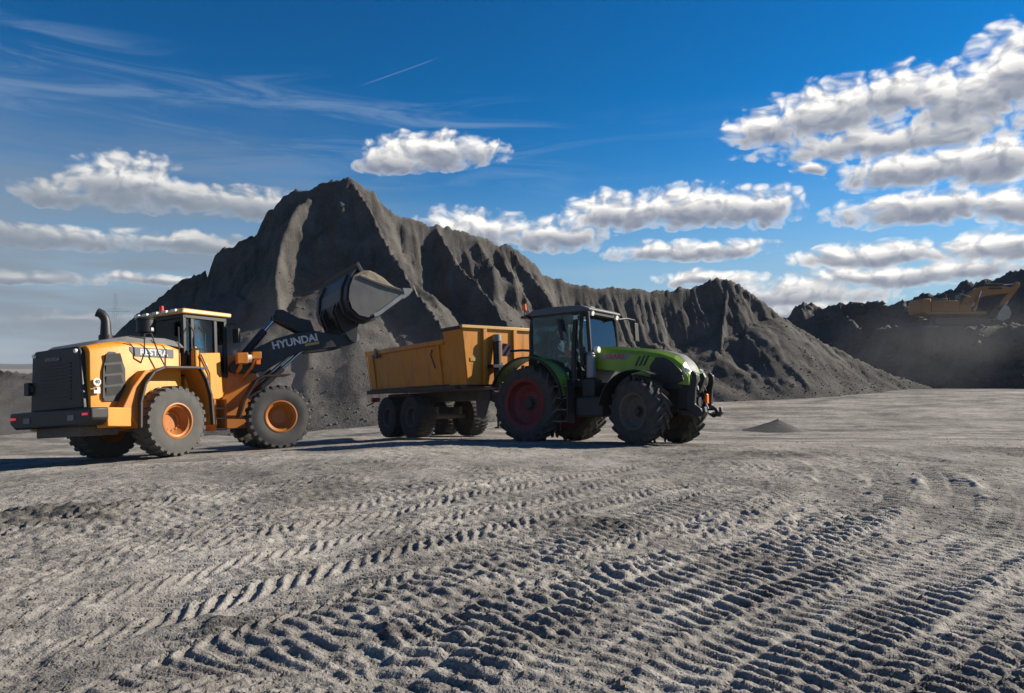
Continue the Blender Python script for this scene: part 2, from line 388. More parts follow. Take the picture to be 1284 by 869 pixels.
# ------------------------------------------------------------------ wheels
def tyre_mesh(Rr, wd, rim, kind, lug, n):
    h = wd / 2; b = MB()
    core = Rr - lug
    prof = [(rim, -h * .80), (rim * 1.05 + .01, -h * .93), (rim + (core - rim) * .35, -h * 1.0), (rim + (core - rim) * .62, -h * 1.0), (core * .955, -h * .93), (core * .985, -h * .80), (core, -h * .4), (core + .004, 0)]
    prof = prof + [(r, -y) for r, y in prof[-2::-1]]
    b.lathe(prof, 64)
    def rad(y): return core - .02 * (abs(y) / h) ** 3 * 1.0
    def lugpath(pts, wa, wb, hh):
        """pts: (angle, y) from the shoulder to the middle"""
        rings = []
        for i, (a, y) in enumerate(pts):
            t = i / (len(pts) - 1); wid = (wa * (1 - t) + wb * t) / 2
            da = wid / Rr; r0 = rad(y) - .012; r1 = rad(y) + hh * (1 if i else .92)
            if abs(y) > h * .95: r0 -= .03
            ring = []
            for (aa, rr) in ((a - da, r0), (a + da, r0), (a + da * .78, r1), (a - da * .78, r1)):
                ring.append((rr * math.cos(aa), y, rr * math.sin(aa)))
            rings.append(ring)
        b.loft(rings)
    for i in range(n):
        for sgn in (-1, 1):
            a0 = 2 * math.pi * (i + (.5 if sgn > 0 else 0)) / n
            if kind == 'bar':
                sw = .52 * h * 2 / Rr
                lugpath([(a0 + sw * t, sgn * h * (.99 - 1.03 * t)) for t in (0, .3, .65, 1.0)], .092 * Rr, .068 * Rr, lug)
            else:
                lugpath([(a0 + .05 * t, sgn * h * (.965 - .80 * t)) for t in (0, .45, 1.0)], 2 * math.pi * Rr / n * .60, 2 * math.pi * Rr / n * .46, lug)
    return b
def make_wheel(Rr, wd, rimr, kind, lug, n, tyre_mat, rim_mat, hub_mat, style):
    """prototype meshes of a wheel whose outer side is -y"""
    h = wd / 2
    hub = MB()
    if style == 'loader':
        hub.lathe([(0.0, -h * .10), (rimr * .46, -h * .10), (rimr * .52, -h * .22), (rimr * .60, -h * .22)], 40)
        for k in range(12):
            a = 2 * math.pi * k / 12; hub.cyl((rimr * .54 * math.cos(a), -h * .20, rimr * .54 * math.sin(a)), (rimr * .54 * math.cos(a), -h * .30, rimr * .54 * math.sin(a)), .016, n=6)
        rim = MB().lathe([(rimr * .58, -h * .18), (rimr * .62, -h * .30), (rimr * .78, -h * .55), (rimr * .82, -h * .80), (rimr * .93, -h * .86), (rimr * .97, -h * .97), (rimr * 1.06, -h * .95), (rimr * 1.05, -h * .80), (rimr, h * .85), (rimr * 1.05, h * .95), (rimr * .94, h * .9), (rimr * .58, h * .3)], 56)
    elif style == 'tractor':
        hub.lathe([(0, -h * .42), (rimr * .16, -h * .42), (rimr * .20, -h * .36), (rimr * .22, -h * .12), (rimr * .34, -h * .10)], 36)
        for k in range(10):
            a = 2 * math.pi * k / 10; hub.cyl((rimr * .27 * math.cos(a), -h * .08, rimr * .27 * math.sin(a)), (rimr * .27 * math.cos(a), -h * .20, rimr * .27 * math.sin(a)), .018, n=6)
        rim = MB().lathe([(rimr * .30, -h * .08), (rimr * .52, -h * .06), (rimr * .60, -h * .22), (rimr * .78, -h * .30), (rimr * .86, -h * .50), (rimr * .90, -h * .82), (rimr * .97, -h * .92), (rimr * 1.05, -h * .93), (rimr * 1.03, -h * .78), (rimr * .96, 0), (rimr * 1.03, h * .8), (rimr * 1.05, h * .93), (rimr * .93, h * .86), (rimr * .30, h * .2)], 56)
    else:
        hub.lathe([(0, -h * .55), (rimr * .28, -h * .55), (rimr * .32, -h * .30), (rimr * .5, -h * .28)], 28)
        for k in range(8):
            a = 2 * math.pi * k / 8; hub.cyl((rimr * .42 * math.cos(a), -h * .25, rimr * .42 * math.sin(a)), (rimr * .42 * math.cos(a), -h * .36, rimr * .42 * math.sin(a)), .018, n=6)
        rim = MB().lathe([(rimr * .45, -h * .26), (rimr * .80, -h * .30), (rimr * .88, -h * .80), (rimr * 1.04, -h * .92), (rimr * 1.0, -h * .7), (rimr, h * .8), (rimr * 1.04, h * .92), (rimr * .88, h * .8), (rimr * .45, h * .1)], 44)
    t = tyre_mesh(Rr, wd, rimr, kind, lug, n)
    ho = hub.build('wheel', hub_mat); to = t.build('tyre', tyre_mat, ho, angle=32); ro = rim.build('rim', rim_mat, ho)
    return [ho, to, ro]
def put_wheel(proto, parent, loc, rz=0.0, first=False, spin=0.0):
    objs = proto if first else [o.copy() for o in proto]
    if not first:
        for o in objs: COL.objects.link(o)
        objs[1].parent = objs[0]; objs[2].parent = objs[0]
    objs[0].parent = parent; objs[0].matrix_local = Matrix.Translation(loc) @ Matrix.Rotation(rz, 4, 'Z') @ Matrix.Rotation(spin, 4, 'Y')
    return objs[0]

# ------------------------------------------------------------------ ground sheet with tyre tracks
def catmull(P, step=.22):
    P = np.array(P, float); P = np.vstack([2 * P[0] - P[1], P, 2 * P[-1] - P[-2]]); out = []
    for i in range(1, len(P) - 2):
        n = max(2, int(np.linalg.norm(P[i + 1] - P[i]) / step))
        for t in np.linspace(0, 1, n, endpoint=False):
            a, b, c, d = P[i - 1], P[i], P[i + 1], P[i + 2]
            out.append(.5 * ((2 * b) + (c - a) * t + (2 * a - 5 * b + 4 * c - d) * t * t + (3 * b - a - 3 * c + d) * t ** 3))
    out.append(P[-2]); return np.array(out)
rows = [-30, -20, -12, -6, -2, 0, 1, 2, 2.6, 3.0]
y = 3.0
while y < 34:
    y += .012 + .0011 * max(0, y - 3.5) ** 1.22; rows.append(y)
while y < 1900:
    y *= 1.035 if y > 60 else 1.012; rows.append(y)
rows = np.array(rows); NC = 840
cen = np.linspace(-1, 1, NC); outl = np.linspace(0, 1, 16)[1:] ** 1.5
def rowx(Y):
    hw = .76 * max(Y, 0) + 3.0; ow = 1.2 * max(Y, 0) + 60
    return np.concatenate([(-hw - ow * outl)[::-1], cen * hw, hw + ow * outl])
GX = np.array([rowx(v) for v in rows]); GY = np.repeat(rows[:, None], GX.shape[1], 1)
GY = GY + np.where((GY > 3.2) & (GY < 30), (RNG.rand(*GY.shape) - .5) * .008, 0)
H = np.array(G(GX, GY)); near = ss(34, 14, GY)
H += (fbm(GX * .45, GY * .45, 4) * .10 + fbm(GX * 2.2 + 9, GY * 2.2, 3, .55) * .028) * ss(60, 25, GY) * (.35 + .65 * ss(2, 6, np.abs(GY - 20)))
tone = .5 + fbm(GX * .8 + 40, GY * .8, 4) * .24 + fbm(GX * .22 + 4, GY * 1.1 + .25 * GX, 5, .62) * .42 * ss(8, 18, GY) + fbm(GX * 5 + 9, GY * 7, 2) * .16 + fbm(GX * .5, GY * 3.4, 3, .6) * .22 * ss(10, 24, GY)
det = np.zeros_like(H)
# tyre tracks: photo points on the ground, tread width, print depth, kind
FAMILIES = [   # passes that follow one another: photo points on the ground, sideways shifts (m), print depth, kind
 ([(880,503),(1000,508),(1120,515),(1300,528)], (0, -1.95), .020, 'b'), ([(880,520),(1000,528),(1150,550),(1300,575)], (0, 1.95), .018, 'c'),
 ([(300,590),(480,582),(640,590),(800,585),(1000,560)], (0, -1.95), .014, 'b'), ([(0,640),(120,668),(260,662),(420,640),(560,626),(700,620)], (0, -1.95), .012, 'b'),
 ([(500,660),(640,668),(780,690),(900,730),(1000,790),(1060,860)], (0, 1.95), .012, 'c'), ([(-80,690),(80,664),(240,640),(420,622),(600,600)], (0, -1.9), .014, 'b'),
 ([(-80,850),(60,815),(220,768),(400,722),(580,676),(760,632),(930,590)], (-2.7, -2.0, -1.2, -.55, .2, .95, 1.7), .019, 'c'),
 ([(-60,1000),(160,905),(420,800),(640,722),(820,662),(950,625),(1010,600),(985,575),(890,556)], (-2.5, -1.8, -1.1, -.4, .3), .019, 'b'),
 ([(240,1000),(480,868),(700,770),(880,705),(1010,665),(1045,640),(1010,612),(930,592)], (-.9, -.15, .6), .021, 'b'),
 ([(560,1000),(760,868),(930,780),(1080,712),(1195,656),(1215,622),(1140,590),(1030,573)], (-1.3, -.6, .1, .8), .021, 'b'),
 ([(900,1000),(1060,868),(1180,790),(1300,720),(1360,660),(1320,610),(1240,582)], (-1.7, -1.0, -.2, .5, 1.2, 1.95), .022, 'b'),
 ([(-40,735),(140,690),(330,650),(520,618),(700,590)], (0, 1.95), .020, 'c'),
 ([(700,570),(840,575),(960,588),(1000,612),(950,655),(860,690)], (0,), .020, 'c'), ([(30,868),(160,852),(300,838),(430,840),(560,850)], (0,), .020, 'c')]
def stamp(path, wd, amp, kind, seed, shift=0.0):
    P = catmull([ground_at(*p) if p[1] < 960 else ((p[0] - CX) / FPX * 3.0, 3.0 - (p[1] - 960) * .02) for p in path])
    if shift:
        tg = np.gradient(P, axis=0); tg /= np.linalg.norm(tg, axis=1)[:, None] + 1e-9; Q = P + np.stack([-tg[:, 1], tg[:, 0]], 1) * shift
        ok = np.ones(len(Q), bool); ok[1:] = (np.diff(Q, axis=0) * tg[1:]).sum(1) > .02; P = Q[ok]
    seg = np.linalg.norm(np.diff(P, axis=0), axis=1); S = np.concatenate([[0], np.cumsum(seg)])
    hw = wd / 2; reach = hw + .22
    best = {}
    BD = np.full(H.shape, 9.0); BS = np.zeros(H.shape)
    for i in range(len(P) - 1):
        a, b = P[i], P[i + 1]
        r0 = np.searchsorted(rows, min(a[1], b[1]) - reach); r1 = np.searchsorted(rows, max(a[1], b[1]) + reach)
        if r1 <= r0: continue
        X = GX[r0:r1]; Y = GY[r0:r1]
        lo = min(a[0], b[0]) - reach; hi = max(a[0], b[0]) + reach
        c0 = max(0, int(np.min([np.searchsorted(X[k], lo) for k in (0, -1)])) - 1); c1 = int(np.max([np.searchsorted(X[k], hi) for k in (0, -1)])) + 1
        if c1 <= c0: continue
        X = X[:, c0:c1]; Y = Y[:, c0:c1]; d = b - a; L2 = d @ d + 1e-9
        t = np.clip(((X - a[0]) * d[0] + (Y - a[1]) * d[1]) / L2, 0, 1)
        ex = X - a[0] - t * d[0]; ey = Y - a[1] - t * d[1]; dist = np.hypot(ex, ey)
        sg = np.sign(d[0] * ey - d[1] * ex); sg[sg == 0] = 1
        cur = np.abs(BD[r0:r1, c0:c1]); m = dist < cur
        BD[r0:r1, c0:c1][m] = (dist * sg)[m]; BS[r0:r1, c0:c1][m] = (S[i] + t * math.sqrt(L2))[m]
    m = np.abs(BD) < reach
    d = BD[m]; s = BS[m]; X = GX[m]; Y = GY[m]
    s = s + fbm(X * 1.7 + seed, Y * 1.7, 3) * .10; d = d + fbm(X * 2.1, Y * 2.1 + seed, 2) * .05
    ad = np.abs(d)
    inside = ss(hw + .02, hw - .05, ad)
    pitch = .135 if kind == 'b' else .15
    if kind == 'c':      # chevron prints of a farm tyre
        ph = (s + ad * 1.05 + np.where(d > 0, pitch / 2, 0)) / pitch
        bar = ss(.24, .33, np.abs((ph % 1) - .5) * 1.0) * ss(hw + .03, hw - .03, ad)
    else:                # block prints of an earthmover tyre
        ph = (s + ad * .12 + np.where(d > 0, pitch / 2, 0)) / pitch
        bar = ss(.23, .33, np.abs((ph % 1) - .5)) * ss(-.02, .06, ad)
    mod = np.clip(.88 + fbm(s * .45 + seed * 3.1, d * 1.3 + seed, 3) * 1.1, .22, 1.15)
    berm = np.exp(-((ad - hw - .04) / .05) ** 2) * (.55 + fbm(X * 3, Y * 3, 2))
    amp = amp * .82
    hgt = -amp * .55 * inside + amp * 1.25 * bar * inside * mod + amp * .8 * berm
    ends = ss(0, 1.2, s) * ss(S[-1], S[-1] - 1.2, s)
    keep = inside * .92 * ends
    det[m] = det[m] * (1 - keep) + hgt * ends
    tone[m] += ends * (.16 * berm - .05 * inside + .10 * bar * inside * mod)
k = 0
for path_, shifts, a, kd in FAMILIES:
    for sh_f in shifts:
        k += 1; stamp(path_, .50 + .10 * RNG.rand(), a * (.8 + .4 * RNG.rand()), kd, k * 7.7, sh_f + .12 * (RNG.rand() - .5))
H += det * ss(70, 30, GY)
# loose clods along the ground, and two patches of dark spilled gravel
clod = np.clip(fbm(GX * 9, GY * 9, 2, .5) - .12, 0, 1) * .032 + fbm(GX * 17 + 3, GY * 17, 3, .6) * .016
H += clod * ss(26, 9, GY) * (.5 + ss(-.2, .4, fbm(GX * .6 + 70, GY * .6, 2)))
for (px, py, rx, ry, hh) in [(45, 648, 1.3, .9, .10), (280, 782, .42, .25, .05), (500, 795, .35, .2, .04), (740, 660, .6, .5, .04), (990, 570, 1.0, .5, .05)]:
    cx_, cy_ = ground_at(px, py); q = ((GX - cx_) / rx) ** 2 + ((GY - cy_) / ry) ** 2
    m = np.exp(-q * 1.4) * (1 + fbm(GX * 7, GY * 7, 3) * 1.2); H += m * hh * .8; tone -= .6 * np.clip(m, 0, 1)
tone -= .10 * ss(16, 30, GY)
def grid_mesh(name, X, Y, Z, mat, flip=False):
    nr, nc = X.shape; me = bpy.data.meshes.new(name)
    me.vertices.add(nr * nc); me.vertices.foreach_set('co', np.stack([X, Y, Z], -1).astype(np.float32).ravel())
    i = np.arange(nr * nc).reshape(nr, nc)
    q = np.stack([i[:-1, :-1], i[:-1, 1:], i[1:, 1:], i[1:, :-1]], -1).reshape(-1, 4)
    if flip: q = q[:, ::-1]
    me.loops.add(q.size); me.loops.foreach_set('vertex_index', q.ravel().astype(np.int32))
    me.polygons.add(len(q)); me.polygons.foreach_set('loop_start', (np.arange(len(q)) * 4).astype(np.int32))
    me.polygons.foreach_set('use_smooth', np.ones(len(q), bool)); me.update(calc_edges=True)
    me.materials.append(MATS[mat]); o = bpy.data.objects.new(name, me); COL.objects.link(o); return o
ground = tag(grid_mesh('ground', GX, GY, H, 'yard_ground'), kind='structure')
att = ground.data.attributes.new('tone', 'FLOAT', 'POINT'); att.data.foreach_set('value', np.clip(tone, 0, 1).astype(np.float32).ravel())

def Hs(x, y):
    """height of the finished ground sheet"""
    r = int(np.clip(np.searchsorted(rows, y), 1, len(rows) - 1)); r = r if abs(rows[r] - y) < abs(rows[r - 1] - y) else r - 1
    c = int(np.clip(np.searchsorted(GX[r], x), 0, GX.shape[1] - 1)); return float(H[r, c])

# far country on the skyline
def far_hills():
    xs = np.linspace(-2400, 2600, 260); ys = np.linspace(900, 1700, 30)
    X, Y = np.meshgrid(xs, ys)
    t = ss(900, 1150, Y) * ss(1700, 1400, Y)
    Z = -6 + t * (13 + 10 * fbm(X * .0016, Y * .002, 4) + 3 * fbm(X * .02, Y * .02, 3))
    return tag(grid_mesh('hills', X, Y, Z, 'far_land'), kind='structure')
far_hills()

# ------------------------------------------------------------------ heaps
def heap(name, ridges, org, ang, ulen, vlen, step, mat, flute=1.0, cliff=1.55, cl_h=.42, talus=.70, seed=0, bench=None, rough=1.0):
    """ridges: lists of (px, py, distance) along crests; cliffs above, talus below"""
    ca_, sa_ = math.cos(R(ang)), math.sin(R(ang))
    u = np.arange(0, ulen, step); v = np.arange(0, vlen, step); U, V = np.meshgrid(u, v)
    X = org[0] + U * ca_ - V * sa_; Y = org[1] + U * sa_ + V * ca_
    wx = fbm(X * .16 + seed, Y * .16, 4) * 1.5 + fbm(X * .55 + seed, Y * .55, 3) * .6 * flute; wy = fbm(X * .16 + 31, Y * .16 + seed, 4) * 1.5
    Z = np.full(X.shape, -60.0); WW = np.zeros(X.shape); SS = np.zeros(X.shape); DD = np.zeros(X.shape); s0 = 0
    gz = np.array(G(X, Y))
    for rd in ridges:
        P = np.array([at(*p[:3]) for p in rd]); W = [p[3] if len(p) > 3 else cl_h for p in rd]
        for i in range(len(P) - 1):
            a, b = P[i], P[i + 1]; dx_, dy_ = b[0] - a[0], b[1] - a[1]; L2 = dx_ * dx_ + dy_ * dy_ + 1e-9
            lim = max(a[2], b[2]) * 1.9 + 6
            r_ = (X > min(a[0], b[0]) - lim) & (X < max(a[0], b[0]) + lim) & (Y > min(a[1], b[1]) - lim) & (Y < max(a[1], b[1]) + lim)
            x, y_ = X[r_], Y[r_]
            t = np.clip(((x - a[0]) * dx_ + (y_ - a[1]) * dy_) / L2, 0, 1)
            k = ss(0.1, 3.2, np.hypot(x - a[0] - t * dx_, y_ - a[1] - t * dy_))
            x = x + wx[r_] * k; y_ = y_ + wy[r_] * k
            t = np.clip(((x - a[0]) * dx_ + (y_ - a[1]) * dy_) / L2, 0, 1)
            d = np.hypot(x - a[0] - t * dx_, y_ - a[1] - t * dy_)
            cz_ = a[2] + (b[2] - a[2]) * t; cw = W[i] + (W[i + 1] - W[i]) * t
            ch = np.maximum(cz_ - float(G(a[0], a[1])), .3) * cw / cliff
            z = cz_ - np.where(d < ch, d * cliff, ch * cliff + (d - ch) * talus)
            Zr = Z[r_]; m = z > Zr; Zr[m] = z[m]; Z[r_] = Zr
            q_ = WW[r_]; q_[m] = cw[m]; WW[r_] = q_; q_ = SS[r_]; q_[m] = (s0 + t * math.sqrt(L2))[m]; SS[r_] = q_; q_ = DD[r_]; q_[m] = (d / np.maximum(ch, .5))[m]; DD[r_] = q_
            s0 += math.sqrt(L2)
    hgt = np.clip(Z - gz, 0, 30)
    # downslope flutes: carved more on the cliffs, soft ribs on the talus
    ang_ = np.arctan2(Y - Y.mean() - 60, X - X.mean())
    q = SS * .55 + (X * ca_ + Y * sa_) * .55
    rib = (1 - np.abs(fbm(q * .50 + wx * .25, V * .035 + seed, 2)) * 3.2) * .9
    rib2 = (1 - np.abs(fbm(q * 1.5 + wx * .5, V * .09 + 3 + seed, 3)) * 3.0) * .9
    onc = ss(.02, .25, DD) * ss(1.6, .9, DD) * ss(.05, .4, WW); ont = ss(.9, 1.5, DD) * ss(.2, 1.5, hgt)
    rib3 = (1 - np.abs(fbm(q * 4.0 + wx * 1.2, V * .35 + seed, 3)) * 3.0) * .9
    Z = Z - flute * (.70 - rib * .48 - rib2 * .34 - rib3 * .20) * onc * ss(.3, 2.5, hgt) + flute * (rib * .26 + rib2 * .10 - .2) * ont
    Z += rough * (fbm(X * .9, Y * .9 + seed, 4, .55) * (.14 + .26 * ss(1.2, .3, DD) * ss(.05, .4, WW)) + fbm(X * 4.1, Y * 4.1 + seed, 3) * (.07 + .12 * ss(1.3, .6, DD))) * ss(.0, 1.2, hgt)
    if bench is not None: Z = bench(X, Y, Z)
    Z = np.maximum(Z, gz - .6)
    return grid_mesh(name, X, Y, Z, mat)
RIDGE = [(120,440,52,.1),(150,412,52,.1),(190,380,51,.12),(226,352,50,.2),(262,336,50,.3),(272,314,50,.4),(305,303,49,.4),(328,284,49,.42),(336,262,49,.42),(350,249,49,.42),(378,238,48.5,.45),(405,231,48,.45),(437,220,48,.45),(468,238,48.5,.45),(482,260,49,.45),(505,272,49.5,.42),(545,284,50.5,.42),(590,291,52,.42),(640,308,53.5,.42),(662,322,54.5,.42),(682,342,55,.44),(722,357,56,.46),(770,362,57.5,.48),(830,364,59,.48),(872,358,60,.45),(900,350,60.5,.44),(913,348,60.5,.45),(930,356,60.5,.35),(952,374,60.3,.2),(985,400,60,.1),(1030,428,59.5,.06),(1075,450,59,.06),(1120,470,58.5,.06),(1165,484,58,.06)]
SPURS = [[(405,233,48,.4),(372,262,46,.4),(352,300,44,.35),(345,350,41.5,.2),(352,400,39,.1)],
         [(440,222,48,.4),(462,262,46.5,.4),(486,306,44.5,.35),(520,360,42,.25),(556,410,39.5,.15)],
         [(545,286,50.5,.4),(575,330,48,.35),(610,370,46,.25),(640,410,43.5,.15)],
         [(640,310,53.5,.4),(672,352,52,.4),(700,392,50,.3),(735,430,48,.15)],
         [(913,349,60.5,.4),(908,388,58.5,.3),(904,425,56.2,.15),(908,460,54,.08)],
         [(985,401,60,.1),(1002,432,57.5,.06),(1016,464,55,.05)]]
m = heap('spoil_heap', [RIDGE] + SPURS, (-30, 20), 24, 112, 46, .145, 'heap_ash', seed=2.0, cliff=1.75)
tag(m, 'huge dark grey heap of fine spoil with fluted cliffs behind the loader and trailer', 'spoil heap')
EXC = (38.2, 64.0)
def bench(X, Y, Z):
    # a level shelf the excavator has cut for itself
    zb = CZ + (HZ - 411) / FPX * EXC[1]
    q = np.maximum(np.abs(X - EXC[0] - .3) / 5.6, np.abs(Y - EXC[1] - .4) / 3.0)
    k = ss(1.45, .95, q + fbm(X * .4, Y * .4, 3) * .22)
    return Z * (1 - k) + (zb + fbm(X * .8, Y * .8, 3) * .15) * k
RIGHT = [(930,452,82,.2),(960,418,88,.3),(985,398,90,.4),(1008,379,90,.45),(1026,386,90,.4),(1050,383,88,.4),(1090,381,86,.4),(1130,378,84,.4),(1165,370,82,.4),(1190,360,82,.4),(1215,352,82,.4),(1246,352,82,.45),(1262,344,81,.45),(1290,335,80,.45),(1340,330,80,.45),(1440,325,80,.45)]
RSP = [[(1130,379,83,.3),(1142,388,76,.2),(1160,402,69,.15),(1190,410,65,.2),(1225,412,63.5,.3),(1262,411,63,.3),(1300,402,64,.3),(1340,396,66,.3)],
       [(1290,336,80,.45),(1292,356,75,.3),(1300,380,70,.3),(1330,396,66,.3)],
       [(1050,383,88,.3),(1066,400,84,.2),(1088,425,79,.1),(1105,450,74,.1)],
       [(1225,412,63.5,.2),(1212,440,62,.2),(1200,468,60.5,.1)], [(1300,402,64,.3),(1290,440,62,.2),(1284,470,60,.1)]]
m = heap('spoil_heap', [RIGHT] + RSP, (14, 52), 0, 62, 48, .22, 'heap_dark', flute=.5, cliff=1.1, talus=.78, seed=9.0, bench=bench, rough=2.0)
tag(m, 'far dark rubbly spoil heap at the right edge carrying the excavator', 'spoil heap')
LEFT = [(-200,452,44,.1),(-90,456,42,.1),(-20,460,40,.1),(30,466,39,.1),(80,474,38,.1),(130,486,37,.1)]
m = heap('spoil_heap', [LEFT], (-46, 26), 0, 32, 24, .2, 'heap_ash', flute=.3, seed=4.0, rough=.7, talus=.4)
tag(m, 'low dark mound in the dust behind the loader at the left edge', 'spoil heap')
hx, hy = ground_at(978, 540)
SM = [(958, 533, hy + .1, .1), (966, 529, hy + .25, .1), (975, 524.5, hy + .1, .1), (984, 529, hy + .3, .1), (996, 536, hy + .1, .1)]
m = heap('gravel_heap', [SM], (hx - 2.2, hy - 1.6), 0, 4.6, 3.4, .05, 'gravel_dark', flute=.12, talus=.4, seed=6.0, rough=.5)
tag(m, 'small lone heap of dark gravel on the open yard right of the tractor', 'gravel heap')

def stones(parent, n, seed, rmin, rmax, mat):
    co = np.empty(len(parent.data.vertices) * 3, np.float32); parent.data.vertices.foreach_get('co', co); co = co.reshape(-1, 3)
    rg = np.random.RandomState(seed); h = co[:, 2] - np.array(G(co[:, 0], co[:, 1]))
    idx = np.where(h > -.1)[0]; p = np.exp(-np.clip(h[idx], 0, 20) / 3.5) + .015; idx = rg.choice(idx, n, p=p / p.sum())
    c = co[idx]; r = rmin + (rmax - rmin) * rg.rand(n) ** 3.5
    base = np.array([(1.2, 0, 0), (0, 1, 0), (-1.1, .1, 0), (0, -1, 0), (.15, 0, .85), (0, 0, -.6)])
    v = c[:, None, :] + base[None] * (.7 + .6 * rg.rand(n, 6, 1)) * r[:, None, None]
    f = np.array([(0, 1, 4), (1, 2, 4), (2, 3, 4), (3, 0, 4), (1, 0, 5), (2, 1, 5), (3, 2, 5), (0, 3, 5)])[None] + (np.arange(n) * 6)[:, None, None]
    me = bpy.data.meshes.new('loose_stones'); f = f.reshape(-1, 3); v = v.reshape(-1, 3)
    me.vertices.add(len(v)); me.vertices.foreach_set('co', v.astype(np.float32).ravel()); me.loops.add(f.size); me.loops.foreach_set('vertex_index', f.ravel().astype(np.int32))
    me.polygons.add(len(f)); me.polygons.foreach_set('loop_start', (np.arange(len(f)) * 3).astype(np.int32)); me.update(calc_edges=True)
    me.materials.append(MATS[mat]); o = bpy.data.objects.new('loose_stones', me); COL.objects.link(o); o.parent = parent; return tag(o, kind='stuff')
hp = [o for o in COL.objects if o.name.startswith('spoil_heap')]
stones(hp[0], 11000, 3, .02, .10, 'heap_ash'); stones(hp[1], 5000, 4, .06, .55, 'heap_dark')
# boulders at the foot of the far heap
def rock(name, x, y, z, r, mat, sd):
    rg = np.random.RandomState(sd); b = MB(); n = 9; rings = []
    for i, ph in enumerate(np.linspace(-1.35, 1.35, 6)):
        rings.append([(x + r * math.cos(ph) * math.cos(a) * (1 + .35 * (rg.rand() - .5)), y + r * .8 * math.cos(ph) * math.sin(a) * (1 + .35 * (rg.rand() - .5)), z + r * .62 * math.sin(ph) * (1 + .2 * (rg.rand() - .5))) for a in np.linspace(0, 2 * math.pi, n, endpoint=False)])
    return b.loft(rings).build(name, mat, angle=25)
BR = [(1158, 484, .75, 'broad dark boulder farthest left at the foot of the far heap'), (1172, 480, .95, 'biggest of the dark boulders at the foot of the far heap'),
      (1184, 486, .55, 'small boulder right beside the biggest one under the far heap'), (1196, 487, .42, 'smallest boulder, farthest right of those under the far heap')]
for i, (px, py, r, lb) in enumerate(BR):
    X, Y, Z = at(px, py, 60 + i * .8); Y = 60.5; X = (px - CX) / FPX * Y
    tag(rock('boulder', X, Y, float(G(X, Y)) + r * .45, r, 'heap_dark', 40 + i), lb, 'boulder', 'boulders at the foot of the far heap')

# loose stones on the yard: nobody could count them
def pebbles():
    n = 9000; b_v = []; b_f = []
    Yv = 3.3 + 20 * RNG.rand(n) ** 1.7; Xv = (RNG.rand(n) - .5) * 2 * (.74 * Yv + 1.5); r = .005 + .016 * RNG.rand(n) ** 4
    for i in range(n):
        z = Hs(Xv[i], Yv[i]); q = r[i] * (.7 + .6 * RNG.rand(6)); o = len(b_v)
        b_v += [(Xv[i] + q[0] * 1.2, Yv[i], z), (Xv[i], Yv[i] + q[1], z), (Xv[i] - q[2] * 1.2, Yv[i], z), (Xv[i], Yv[i] - q[3], z), (Xv[i] + r[i] * .2, Yv[i], z + q[4] * .9), (Xv[i], Yv[i], z - q[5])]
        b_f += [(o, o + 1, o + 4), (o + 1, o + 2, o + 4), (o + 2, o + 3, o + 4), (o + 3, o, o + 4)]
    me = bpy.data.meshes.new('pebbles'); me.from_pydata(b_v, [], b_f); me.materials.append(MATS['gravel_load'])
    o = bpy.data.objects.new('pebbles', me); COL.objects.link(o)
    return tag(o, 'loose pebbles scattered over the grey yard', 'gravel', kind='stuff')
pebbles()

# ------------------------------------------------------------------ wheel loader (x forward, y left, z up; origin under the articulation joint)
ML = pose(-7.95, 18.80, 64)
loader = root('wheel_loader', ML, 'yellow articulated wheel loader with black arms lifting a full bucket, in front of the heap', 'wheel loader')
ART = Matrix.Rotation(R(-33), 4, 'Z')
WBH = 1.75; LR = .80
lw = make_wheel(LR, .60, .385, 'block', .036, 26, 'rubber_light', 'rim_orange', 'rim_orange', 'loader')
put_wheel(lw, loader, (-WBH, -1.12, LR - .015), 0, True)
put_wheel(lw, loader, (-WBH, 1.12, LR - .015), math.pi, spin=.3)
for sy, rz in ((-1, 0), (1, math.pi)):
    p = ART @ Vector((WBH, sy * 1.12, LR - .015)); put_wheel(lw, loader, p, rz + R(-33), spin=.17)
def lb(M=None): return MB(M)
# chassis and axles
b = lb().box(-3.2, -.05, -.48, .48, .62, 1.25).box(-3.2, -2.6, -.9, .9, .70, 1.2).prism([(-.5, .62), (.12, .72), (.12, .92), (-.5, 1.35)], -.30, .30)
b.cyl((-WBH, -.95, LR), (-WBH, .95, LR), .2, n=18); b.build('rear_frame', 'orange_paint', loader, .015)
b = lb(ART).box(.05, 2.15, -.42, .42, .55, 1.15).cyl((WBH, -.95, LR), (WBH, .95, LR), .2, n=18)
for s in (-1, 1):
    b.prism([(.25, .9), (.42, 2.05), (.62, 2.42), (1.12, 2.42), (1.45, 1.75), (2.0, 1.15), (2.1, .8)], s * .36, s * .46)
b.box(.55, .75, -.36, .36, 1.1, 2.0); b.build('front_frame', 'orange_paint', loader, .012)
lb().cyl((0, 0, .55), (0, 0, 1.45), .13).box(-.22, .22, -.18, .18, .62, .80).box(-.22, .22, -.18, .18, 1.15, 1.33).build('articulation_joint', 'dark_plastic', loader)
